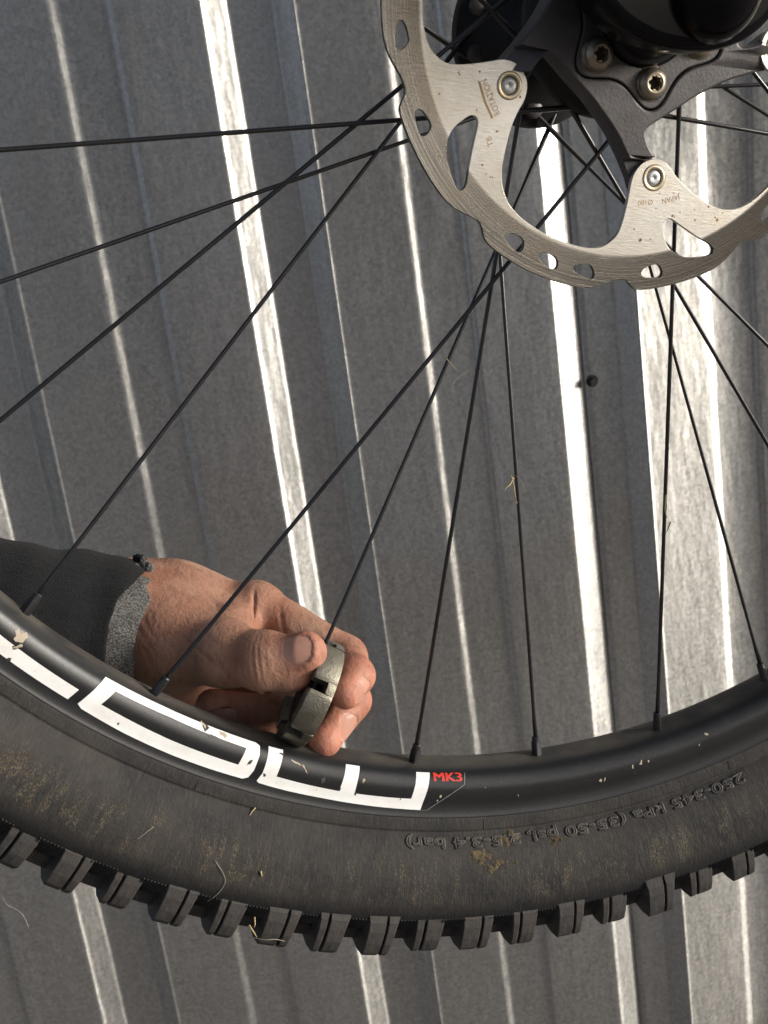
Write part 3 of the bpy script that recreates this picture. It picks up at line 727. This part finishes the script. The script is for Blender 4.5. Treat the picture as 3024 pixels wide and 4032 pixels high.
# ------------------------------------------------------------------ spoke wrench
def frame(zaxis, xhint):
    z = Vector(zaxis).normalized(); x = Vector(xhint); x = (x-z*x.dot(z)).normalized(); y = z.cross(x)
    return Matrix((x, y, z)).transposed()
WR = {'c': [-13.3, 431.5, 558.4], 'axis': [-0.8253, 0.0029, 0.5647], 'up': [0.5557, 0.1968, 0.8077], 'slots': [(168.3, 6.0), (228.8, 6.0), (289.3, 6.0), (349.8, 6.0), (50.3, 6.0), (110.8, 6.0)]}
wr = bpy.data.objects.new('spoke_wrench', None); COL.objects.link(wr)
tag(wr, 'round cast steel spoke wrench with slotted edge gripped between thumb and fingers', 'spoke wrench')
wm = frame(WR['axis'], WR['up']).to_4x4(); wm.translation = Vector(WR['c'])*MM; wr.matrix_world = wm
# local: z = axis (towards the thumb), x = up the spoke, ring radius 20.5 mm, 8 mm thick
R0, RI, TH2 = 21.8, 14.0, 5.1
slots = [(a, w) for a, w in WR['slots']]
angs = sorted(set([round(i*3.0, 3) for i in range(120)]+[round((a+s*d) % 360, 3) for a, w in slots for s in (-1, 1) for d in (w, w-.15, w+4.0)]))
def top_at(a):
    for b, w in slots:
        d = abs((a-b+180) % 360-180)
        if d <= w-.1: return -1.3, 0.0
        if d <= w+4.0: return TH2-.55*(1-(d-w)/4.0), .45*(1-(d-w)/4.0)
    return TH2, 0.0
v = []; f = []
for a in angs:
    t, dr_ = top_at(a); c, s = math.cos(rad(a)), math.sin(rad(a)); ro = R0-dr_
    sec = [(RI, -TH2+.4), (RI+.4, -TH2), (ro-.7, -TH2), (ro-.2, -TH2+.2), (ro, -TH2+.8), (ro, t-.9 if t > 0 else t-.2), (ro-.25, t-.3 if t > 0 else t-.1), (ro-1.2, t), (RI+2.6, t), (RI+1.6, min(t, 2.0)), (RI, min(t, 2.0))]
    v += [(r*c*MM, r*s*MM, z*MM) for r, z in sec]
ns = 11; na = len(angs)
for i in range(na):
    j = (i+1) % na
    for k in range(ns):
        k2 = (k+1) % ns; f.append((i*ns+k, j*ns+k, j*ns+k2, i*ns+k2))
ro_ = link('wrench_ring', mesh('wrench_ring', v, f), M['wrench'], wr); auto_smooth(ro_, 32)
ins = link('rubber_insert', revolve('insert', [(14.1, 1.2), (13.4, 2.3), (5, 2.6), (3.6, 2.4), (3.4, 0), (3.4, -2.5), (13.4, -2.6), (14.1, -2.0)], 64), M['wrench_dark'], wr); auto_smooth(ins, 40)

# ------------------------------------------------------------------ the hand
HAND = {'J': {'far': [-111.9, 468.8, 587.8, 24], 'wri': [-89.7, 480.2, 581.2, 24], 'carp': [-70.6, 484.3, 577.6, 22], 'ul': [-96.7, 513.6, 558.1, 16], 'im': [-31.6, 479.4, 579.7, 10.6], 'mm': [-31.6, 496.8, 571.4, 11], 'rm': [-37.8, 515.1, 557.7, 10.5], 'pm': [-46.4, 529.6, 544.4, 9.5], 'wb': [-41.1, 462.0, 578.8, 10.5], 'tc': [-69.3, 462.7, 575.4, 17], 'tm': [-44.3, 441.6, 576.1, 13.0], 'ti': [-28.8, 429.0, 575.4, 10.8], 'tp': [-19.4, 426.2, 571.0, 7.9], 'tt': [-11.9, 422.7, 578.7, 7.3], 'ip': [2.6, 457.9, 559.2, 9.3], 'id': [5.8, 436.1, 560.0, 7.6], 'it': [0.7, 422.5, 559.0, 6.2], 'mp': [2.4, 473.6, 541.2, 9.3], 'md': [2.9, 446.4, 544.6, 7.7], 'mt': [-10.4, 427.7, 538.1, 6.8], 'rp': [-12.5, 500.9, 524.2, 9.2], 'rd': [-33.3, 466.8, 535.4, 8.0], 'rt': [-54.4, 452.4, 549.6, 7.2], 'pp': [-26.5, 523.6, 513.0, 8.4], 'pd': [-41.3, 503.7, 513.3, 7.4], 'pt': [-55.4, 492.1, 520.7, 6.8], 'pa': [-72.6, 519.9, 541.4, 19], 'pb': [-47.3, 534.6, 525.5, 17]}, 'body': [('far', 'wri', 8, None), ('wri', 'carp', 8, None), ('wri', 'ul', 8, None), ('carp', 'im', 12, None), ('carp', 'mm', 12, None), ('carp', 'rm', 12, None), ('ul', 'pm', 12, None), ('carp', 'wb', 10, None), ('wri', 'tc', 10, None), ('tc', 'tm', 10, None), ('im', 'mm', 6, None), ('mm', 'rm', 6, None), ('rm', 'pm', 6, None), ('wri', 'pa', 10, None), ('pa', 'pb', 8, None), ('pb', 'rm', 8, None)], 'fingers': [(['tm', 'ti', 'tt'], 4, 4), (['ti', 'tp', 'tt'], 4, 3.5), (['im', 'ip', 'id', 'it'], 3, 3), (['mm', 'mp', 'md', 'mt'], 3, 0.6), (['rm', 'rp', 'rd', 'rt'], 3, 1.0), (['pm', 'pp', 'pd', 'pt'], 3, 1.0)], 'creases': [([-33.4, 422.6, 581.3], [0.9555, -0.2844, -0.0779], 11, 0.55, 0.35), ([-31.3, 422.4, 581.0], [0.9639, -0.2658, -0.0125], 11, 0.55, 0.5), ([-29.2, 422.2, 580.7], [0.9678, -0.2461, 0.0523], 11, 0.55, 0.55), ([-27.0, 422.0, 580.4], [0.9673, -0.2257, 0.1157], 11, 0.55, 0.4), ([-35.6, 422.8, 581.6], [0.9426, -0.3017, -0.143], 11, 0.55, 0.25), ([-31.7, 468.5, 581.9], [0.9819, -0.0099, -0.1892], 10, 0.7, 1.0), ([-20.4, 460.3, 577.3], [0.9992, 0.0367, -0.0185], 9, 0.6, 0.7), ([-43.0, 467.8, 584.2], [0.7991, 0.1197, 0.5892], 11, 0.7, 0.6), ([-80.9, 460.5, 587.0], [0.9248, 0.1027, 0.3664], 13, 0.8, 0.5), ([-76.5, 459.9, 585.8], [0.9248, 0.1027, 0.3664], 13, 0.8, 0.55), ([-72.1, 459.1, 583.9], [0.9248, 0.1027, 0.3664], 13, 0.8, 0.5), ([-67.8, 458.1, 581.4], [0.9248, 0.1027, 0.3664], 13, 0.8, 0.45), ([-83.9, 458.9, 581.0], [0.9248, 0.1027, 0.3664], 13, 0.8, 0.4), ([-63.7, 456.9, 578.2], [0.9248, 0.1027, 0.3664], 13, 0.8, 0.4), ([-61.3, 455.2, 572.7], [0.9248, 0.1027, 0.3664], 13, 0.8, 0.4), ([-71.0, 456.2, 574.1], [0.9248, 0.1027, 0.3664], 13, 0.8, 0.35), ([-53.9, 436.6, 581.9], [0.687, 0.1606, 0.7087], 9, 0.6, 0.25), ([-51.7, 435.8, 579.8], [0.687, 0.1606, 0.7087], 9, 0.6, 0.25), ([-49.5, 435.1, 577.6], [0.687, 0.1606, 0.7087], 9, 0.6, 0.25), ([-46.0, 436.5, 583.3], [0.687, 0.1606, 0.7087], 9, 0.6, 0.2), ([4.9, 451.6, 559.6], [0.3657, -0.2758, -0.8889], 8, 0.6, 0.35), ([6.3, 445.0, 558.5], [0.2581, -0.2796, -0.9248], 8, 0.5, 0.3), ([6.8, 444.2, 548.7], [0.1484, -0.2797, -0.9486], 8, 0.5, 0.35), ([4.1, 439.5, 546.2], [0.1484, -0.2797, -0.9486], 8, 0.5, 0.3)], 'nails': [{'c': [-14.5, 428.2, 575.7], 'n': [-0.0284, -0.8343, 0.5506], 'u': [0.9968, -0.065, -0.0472], 'l': 5.9, 'w': 5.3}, {'c': [2.1, 430.7, 558.7], 'n': [0.6424, -0.7589, -0.1066], 'u': [-0.6203, -0.4332, -0.6539], 'l': 5.4, 'w': 4.6}, {'c': [-5.2, 437.3, 540.3], 'n': [0.6684, -0.7401, -0.0738], 'u': [-0.5305, -0.4048, -0.7448], 'l': 5.8, 'w': 4.9}, {'c': [-50.1, 458.1, 545.1], 'n': [-0.0528, -0.9981, -0.0322], 'u': [-0.9532, 0.0408, 0.2997], 'l': 5.6, 'w': 5.0}], 'red': {'it': 15, 'mt': 17, 'id': 14, 'md': 14, 'tt': 10, 'rt': 13, 'mp': 14, 'ip': 10}, 'lo': [-106.7, 398.5, 489.0], 'hi': [18.8, 558.6, 612.2], 'h': 0.72, 'org': [-89.7, 480.2, 581.2]}
def sdf_hand():
    J = {k: np.array(v[:3], float) for k, v in HAND['J'].items()}; RJ = {k: v[3] for k, v in HAND['J'].items()}
    lo = np.array(HAND['lo'], float); hi = np.array(HAND['hi'], float); h = HAND['h']
    n = np.ceil((hi-lo)/h).astype(int)+1
    ax = [lo[i]+h*np.arange(n[i]) for i in range(3)]
    X, Y, Z = np.meshgrid(*ax, indexing='ij'); X = X.astype(np.float32); Y = Y.astype(np.float32); Z = Z.astype(np.float32)
    def cone(a, b, ra, rb, flat=None):
        ba = b-a; L2 = float(ba@ba)
        t = np.clip(((X-a[0])*ba[0]+(Y-a[1])*ba[1]+(Z-a[2])*ba[2])/L2, 0, 1)
        dx = X-a[0]-t*ba[0]; dy = Y-a[1]-t*ba[1]; dz = Z-a[2]-t*ba[2]
        if flat is not None:                      # squash along an axis: flat = (unit vector, factor)
            w = flat[0]; q = dx*w[0]+dy*w[1]+dz*w[2]; e = (flat[1]-1)
            dx = dx+q*w[0]*e; dy = dy+q*w[1]*e; dz = dz+q*w[2]*e
        tt = t*t*(3-2*t)
        return np.sqrt(dx*dx+dy*dy+dz*dz)-(ra+(rb-ra)*tt).astype(np.float32)
    def smin(a, b, k):
        hh = np.clip(.5+.5*(b-a)/k, 0, 1); return b+(a-b)*hh-k*hh*(1-hh)
    body = None
    for (a, b, k, fl) in HAND['body']:
        d = cone(J[a], J[b], RJ[a], RJ[b], None if fl is None else (np.array(fl[:3]), fl[3]))
        body = d if body is None else smin(body, d, k)
    D = body
    fingers = []
    for ch, kj, kb in HAND['fingers']:
        d = None
        for a, b in zip(ch, ch[1:]):
            c = cone(J[a], J[b], RJ[a], RJ[b]); d = c if d is None else smin(d, c, kj)
        fingers.append((d, kb))
    for d, kb in fingers: D = smin(D, d, kb)
    # creases: shallow grooves where a plane cuts the skin near a point
    for c, nrm, rr, w, dep in HAND['creases']:
        q = (X-c[0])*nrm[0]+(Y-c[1])*nrm[1]+(Z-c[2])*nrm[2]
        r2 = (X-c[0])**2+(Y-c[1])**2+(Z-c[2])**2
        bend = .35*np.sin((X*.9+Y*.7-Z*.8)*.55)
        D = D+dep*np.exp(-((q+bend)/w)**2)*np.exp(-np.maximum(0, r2/rr**2-.5)*2.2)
    # low swellings and hollows
    D = D+.22*np.sin(X*.21+1)*np.sin(Y*.19)*np.sin(Z*.23+.5)
    # nails: a gently curved plate cut into the fingertip, with a moat round it
    for nl in HAND['nails']:
        u = np.array(nl['u']); nn = np.array(nl['n']); vv = np.cross(nn, u); c0 = np.array(nl['c'])
        q = [c0+nn*s for s in np.arange(0, 16, .2)]
        vals = [D[tuple(np.clip(np.round((w-lo)/h).astype(int), 0, n-1))] for w in q]
        c = q[int(np.argmax(np.array(vals) > 0))]-nn*nl.get('sink', .55); nl['c'] = c.tolist()
        pu = (X-c[0])*u[0]+(Y-c[1])*u[1]+(Z-c[2])*u[2]; pv = (X-c[0])*vv[0]+(Y-c[1])*vv[1]+(Z-c[2])*vv[2]; pn = (X-c[0])*nn[0]+(Y-c[1])*nn[1]+(Z-c[2])*nn[2]
        e = ((np.abs(pu)/nl['l'])**3.0+(np.abs(pv)/nl['w'])**3.0)**(1/3.0)
        near = (pn > -5)
        wt = np.clip((1.12-e)/.12, 0, 1)*near
        surf = pn+pv*pv/(2*nl.get('rv', 8.0))+pu*pu/120-.25
        D = D+wt*(np.maximum(D, surf)-D)
        m = np.exp(-((e-1.06)/.085)**2)*np.clip((pn+4)/3, 0, 1)*np.where(pu > nl['l']*.75, .25, 1.0)
        D = D+.38*m
    return D, lo, h, J
def surface_nets(D, lo, h):
    s = D < 0; nx, ny, nz = D.shape
    cube = [(i, j, k) for i in (0, 1) for j in (0, 1) for k in (0, 1)]
    sl = lambda c: (slice(c[0], nx-1+c[0]), slice(c[1], ny-1+c[1]), slice(c[2], nz-1+c[2]))
    cnt = sum(s[sl(c)].astype(np.int8) for c in cube)
    act = (cnt > 0) & (cnt < 8); idx = -np.ones(act.shape, np.int64); I = np.argwhere(act); idx[act] = np.arange(len(I))
    acc = np.zeros((len(I), 3)); num = np.zeros(len(I))
    val = {c: D[sl(c)][act].astype(float) for c in cube}
    for c in cube:
        for axn in range(3):
            if c[axn]: continue
            c2 = tuple(c[q]+(1 if q == axn else 0) for q in range(3)); a, b = val[c], val[c2]
            x = (a < 0) != (b < 0); t = np.where(x, a/np.where(x, a-b, 1), 0)
            pt = np.tile(np.array(c, float), (len(I), 1)); pt[:, axn] += t
            acc += pt*x[:, None]; num += x
    V = (I+acc/num[:, None])*h+lo
    F = []
    for axn in range(3):
        o1, o2 = [(1, 2), (2, 0), (0, 1)][axn]
        g = [slice(1, -1)]*3; g[axn] = slice(0, -1); a = s[tuple(g)]; g2 = list(g); g2[axn] = slice(1, None); b = s[tuple(g2)]
        for flip, mk_ in ((0, a & ~b), (1, ~a & b)):
            P = np.argwhere(mk_)+np.array([0 if q == axn else 1 for q in range(3)])
            def at(d1, d2):
                q = P.copy(); q[:, o1] += d1; q[:, o2] += d2; return idx[q[:, 0], q[:, 1], q[:, 2]]
            quad = np.stack([at(-1, -1), at(0, -1), at(0, 0), at(-1, 0)], 1)
            F.append(quad[:, ::-1] if flip else quad)
    return V, np.concatenate(F)
D, lo_, h_, J = sdf_hand()
V, F = surface_nets(D, lo_, h_); del D
org = np.array(HAND['org'], float)
me = bpy.data.meshes.new('hand')
me.vertices.add(len(V)); me.vertices.foreach_set('co', ((V-org)*MM).astype(np.float32).ravel())
me.loops.add(len(F)*4); me.loops.foreach_set('vertex_index', F.astype(np.int32).ravel())
me.polygons.add(len(F)); me.polygons.foreach_set('loop_start', np.arange(0, len(F)*4, 4, dtype=np.int32)); me.polygons.foreach_set('loop_total', np.full(len(F), 4, np.int32))
me.update(calc_edges=True); me.validate()
nail = np.zeros(len(V), np.float32)
for nl in HAND['nails']:
    c = np.array(nl['c']); u = np.array(nl['u']); nn = np.array(nl['n']); vv = np.cross(nn, u)
    q = V-c; e = ((np.abs(q@u)/nl['l'])**3+(np.abs(q@vv)/nl['w'])**3)**(1/3)
    nail = np.maximum(nail, np.where((q@nn > -4.5), np.clip((1.02-e)/.06, 0, 1), 0))
red = np.zeros(len(V), np.float32)
for k, w in HAND['red'].items(): red = np.maximum(red, np.exp(-((np.linalg.norm(V-J[k], axis=1))/w)**2))
for nm, arr in (('nail', nail), ('red', red)):
    at = me.attributes.new(nm, 'FLOAT', 'POINT'); at.data.foreach_set('value', arr.astype(np.float32))
person = link('person', me, M['skin'], None, True); person.location = org*MM
tag(person, 'bare hand in a frayed black sleeve holding the spoke wrench behind the rim', 'person')
sm = person.modifiers.new('smooth', 'SMOOTH'); sm.iterations = 3; sm.factor = .5

# sleeve: outer jersey tube, fleece lining turned out at the torn cuff
SL = {'path': [[-168.0, 444.5, 611.1], [-74.1, 476.3, 578.1]], 'up': [0.1558, 0.2623, 0.9523], 'r': [36, 31.5, 26.2], 'sq': 0.86, 'outer_end': (97.7, 77.6, 72.3, 89.4), 'lining_end': (99.1, 92.1, 90.9, 90.4), 'lin_start': 64.3, 'frays': [([-76.1, 476.9, 609.1], 2.6), ([-74.0, 474.5, 608.4], 1.9), ([-72.2, 473.9, 606.5], 2.0), ([-77.2, 472.4, 607.6], 1.8), ([-83.1, 462.0, 606.5], 1.6), ([-80.6, 460.9, 603.1], 1.7)]}
def sleeve_tube(name, mat, path, radii, squash, end_fn, start, n=72, m=60, thick=1.6, wr_amp=.8, seed=1, fray=0.0, bulge=0.0, from_fn=None):
    rg = random.Random(seed); v = []; f = []
    P = [Vector(q) for q in path]; T = (P[-1]-P[0]).normalized()
    up = Vector(SL['up']); up = (up-T*up.dot(T)).normalized(); sd = T.cross(up)
    Ltot = (P[-1]-P[0]).length
    ph = [rg.uniform(0, 6) for _ in range(8)]
    fr = [rg.uniform(-1, 1) for _ in range(n)]; fr = [(fr[j-1]+2*fr[j]+fr[(j+1) % n])/3 for j in range(n)]
    for i in range(m+1):
        for j in range(n):
            a = 2*math.pi*j/n
            L1 = end_fn(a)+fray*(fr[j]+.6*math.sin(9*a+ph[0]))
            t = start+(L1-start)*i/m
            r = np.interp(t, [0, Ltot*.5, Ltot], radii)
            w = wr_amp*(math.sin(t*.16+2*math.sin(a*1.0+ph[1])+ph[2])*.7+math.sin(t*.33+a*2+ph[3])*.4+math.sin(a*3+t*.05+ph[4])*.5)
            t0 = from_fn(a)-.5 if from_fn else L1-22
            rr = r+w+bulge*(.5-.5*math.cos(a))*math.sin(math.pi*min(1, max(0, (t-t0)/max(3, L1+2-t0))))**.7
            c = P[0]+T*t+up*(math.cos(a)*rr)+sd*(math.sin(a)*rr*squash)
            v.append((c-Vector(org))*MM)
    for i in range(m):
        for j in range(n): f.append((i*n+j, i*n+(j+1) % n, (i+1)*n+(j+1) % n, (i+1)*n+j))
    o = link(name, mesh(name, v, f), mat, person, True)
    md = o.modifiers.new('thick', 'SOLIDIFY'); md.thickness = thick*MM; md.offset = 1
    return o
def ang_lerp(top, front, bottom, back):
    def fn(a):
        c, s = math.cos(a), math.sin(a)
        wt, wb = max(0, c)**2, max(0, -c)**2; wf, wk = max(0, s)**2, max(0, -s)**2
        return top*wt+bottom*wb+front*wf+back*wk
    return fn
sleeve_tube('sleeve', M['sleeve'], SL['path'], SL['r'], SL['sq'], ang_lerp(*SL['outer_end']), 0, seed=3, thick=1.5, wr_amp=1.1, fray=.7)
sleeve_tube('sleeve_lining', M['fleece'], SL['path'], [r-2.9 for r in SL['r']], SL['sq'], ang_lerp(*SL['lining_end']), SL['lin_start'], m=40, seed=5, thick=2.2, wr_amp=.5, fray=1.3, bulge=3.6, from_fn=ang_lerp(*SL['outer_end']))
for q, r in SL['frays']:
    rg = random.Random(int(q[0]*10)); bmf = bmesh.new(); bmesh.ops.create_icosphere(bmf, subdivisions=3, radius=r*MM)
    for w in bmf.verts: w.co *= 1+.28*math.sin(w.co.x*3100+q[0])*math.sin(w.co.y*2700+1)*1.0+.15*math.sin(w.co.z*4200)
    mf = bpy.data.meshes.new('fray'); bmf.to_mesh(mf); bmf.free()
    o = link('frayed_tuft', mf, M['fleece'] if r < 2.3 else M['sleeve'], person, True); o.location = (Vector(q)-Vector(org))*MM; o.scale = (1, .8, 1.3)
rv_, rf_ = [], []
for k in range(8):
    pass

# ------------------------------------------------------------------ small stray things
def stray(name, pts, radii, mat, label, cat):
    P = [Vector(q) for q in pts]; c0 = P[0].copy()
    fine = spline([tuple(q-c0) for q in P], 5); n = len(fine)
    rr = list(np.interp(np.linspace(0, 1, n), np.linspace(0, 1, len(radii)), radii))
    vv, ff = tube([tuple(q) for q in fine], rr, 6)
    o = link(name, mesh(name, vv, ff), M[mat], None, True); o.location = c0*MM
    return tag(o, label, cat)
stray('straw_piece', [[81.9, 461.3, 625.8], [82.1, 459.2, 622.2], [82.3, 458.6, 616.3], [82.5, 457.9, 613.8]], [0.35, 0.262, 0.175, 0.087], 'straw', 'dry straw splinter lying along the spoke left of the lap in the wall', 'straw')
stray('leaf_shred', [[82.8, 460.9, 624.4], [80.5, 458.3, 622.4], [78.5, 457.2, 621.5], [77.6, 456.8, 620.0]], [0.42, 0.315, 0.21, 0.105], 'straw', 'curled brown leaf shred hanging off the left of a spoke', 'leaf')
stray('grass_fibre', [[83.1, 461.1, 625.4], [84.8, 458.6, 624.1], [85.8, 456.6, 621.2], [85.5, 455.8, 618.2]], [0.08399999999999999, 0.08399999999999999, 0.08399999999999999, 0.08399999999999999], 'hair', 'thin curved fibre standing off the right of the straw splinter', 'fibre')
stray('leaf_shred', [[142.1, 448.0, 614.0], [141.4, 447.3, 614.9], [142.4, 447.3, 615.2]], [0.56, 0.35, 0.14], 'leaf', 'tiny dark seed stuck on the near vertical spoke', 'seed')
stray('leaf_shred', [[141.7, 447.3, 611.3], [140.5, 445.3, 607.7], [139.9, 444.6, 605.3], [140.0, 442.8, 602.5]], [0.525, 0.394, 0.262, 0.131], 'leaf', 'green leaf shred clinging along the near vertical spoke', 'leaf')
stray('leaf_shred', [[141.8, 444.1, 600.2], [140.3, 442.6, 598.4], [139.0, 442.2, 596.6]], [0.385, 0.241, 0.096], 'leaf', 'lowest dry leaf tip dangling beside the near vertical spoke', 'leaf')
stray('grass_fibre', [[141.4, 446.0, 606.8], [142.3, 442.3, 601.2], [145.0, 440.7, 599.9]], [0.06999999999999999, 0.06999999999999999, 0.06999999999999999], 'hair', 'fine hair curling right from the near vertical spoke', 'fibre')
stray('grass_fibre', [[60.9, 459.6, 677.4], [62.2, 457.9, 675.3], [64.1, 457.1, 672.8]], [0.245, 0.153, 0.061], 'straw', 'short dry grass blade beside the crossing spokes under the disc', 'grass blade')
stray('grass_fibre', [[68.8, 457.4, 671.6], [63.8, 456.1, 669.5], [61.4, 454.5, 667.0], [61.2, 453.8, 664.6]], [0.063, 0.063, 0.063, 0.063], 'hair', 'pale hair loop hanging between two spokes under the disc', 'fibre')
stray('hair_strand', [[-56.4, 388.2, 516.7], [-54.4, 387.8, 511.2], [-54.4, 387.7, 507.4], [-57.3, 387.3, 503.9], [-61.4, 388.0, 501.0], [-64.4, 390.9, 498.0]], [0.11199999999999999, 0.11199999999999999, 0.11199999999999999, 0.11199999999999999, 0.11199999999999999, 0.11199999999999999], 'hair', 'long pale hair curving over the dark shoulder of the tyre', 'hair')
stray('hair_strand', [[-75.2, 384.9, 536.8], [-79.4, 382.5, 535.4], [-81.2, 381.5, 534.8]], [0.08399999999999999, 0.08399999999999999, 0.08399999999999999], 'hair', 'short straight hair on the tyre sidewall', 'hair')
stray('straw_piece', [[-41.2, 392.1, 506.8], [-41.0, 391.6, 504.7]], [0.49, 0.122], 'straw', 'pale straw chip on the tyre sidewall', 'straw')
stray('straw_piece', [[-39.9, 403.7, 527.0], [-41.4, 402.5, 526.2], [-42.3, 401.1, 525.5]], [0.35, 0.219, 0.087], 'straw', 'golden grass blade caught at the tyre bead', 'grass blade')
stray('straw_piece', [[-49.3, 391.9, 484.9], [-47.9, 390.2, 482.9], [-46.9, 389.5, 480.7]], [0.49, 0.306, 0.122], 'straw', 'thick straw bit wedged between the tyre knobs', 'straw')
stray('straw_piece', [[-46.7, 392.5, 487.6], [-46.9, 390.9, 485.4], [-47.4, 390.6, 484.4]], [0.35, 0.219, 0.087], 'straw', 'upright grass blade wedged between the tyre knobs', 'grass blade')
stray('hair_strand', [[-49.5, 390.7, 480.5], [-44.2, 388.1, 480.0], [-40.0, 388.6, 479.0], [-36.9, 389.0, 477.2]], [0.126, 0.126, 0.126, 0.126], 'hair', 'fibre stretched along the tips of the tyre knobs', 'fibre')
stray('hair_strand', [[-133.0, 383.3, 520.8], [-132.0, 382.3, 517.5], [-129.2, 382.4, 514.8], [-126.9, 381.5, 512.2], [-126.0, 381.1, 507.5]], [0.091, 0.091, 0.091, 0.091, 0.091], 'hair', 'white hair hanging below the tyre at the left edge', 'hair')

# dried mud caked on the sidewall over the lettering
from mathutils import noise as mnoise
mv = []; mf = []; cells = {}
def mud_h(u, s):
    d = min(((u+89.0)/1.0)**2+((s-9.5)/3.4)**2, ((u+91.4)/1.1)**2+((s-15.5)/3.2)**2, ((u+90.2)/2.2)**2+((s-20)/3.0)**2+.35, ((u+85.2)/1.0)**2+((s-13)/2.6)**2+.35)
    f = mnoise.fractal(Vector((u*1.9, s*.36, 0)), .9, 2.1, 5)+.35*mnoise.noise(Vector((u*9, s*1.7, 4)))
    return .55*(1.0-d)+f*.85-.25
def mud_v(i, j):
    if (i, j) not in cells:
        u, s = -96+i*.075, 5.6+j*.38; hh = mud_h(u, s)
        cells[(i, j)] = len(mv); mv.append(tyre_point(u, s, max(-.08, min(1.3, hh*1.1))))
    return cells[(i, j)]
for i in range(190):
    for j in range(50):
        if max(mud_h(-96+(i+a)*.075, 5.6+(j+b)*.38) for a in (0, 1) for b in (0, 1)) > 0:
            mf.append((mud_v(i, j), mud_v(i+1, j), mud_v(i+1, j+1), mud_v(i, j+1)))
mm_ = mesh('mud', mv, mf)
link('dried_mud', mm_, M['mud'], tyre, True, 'stuff')
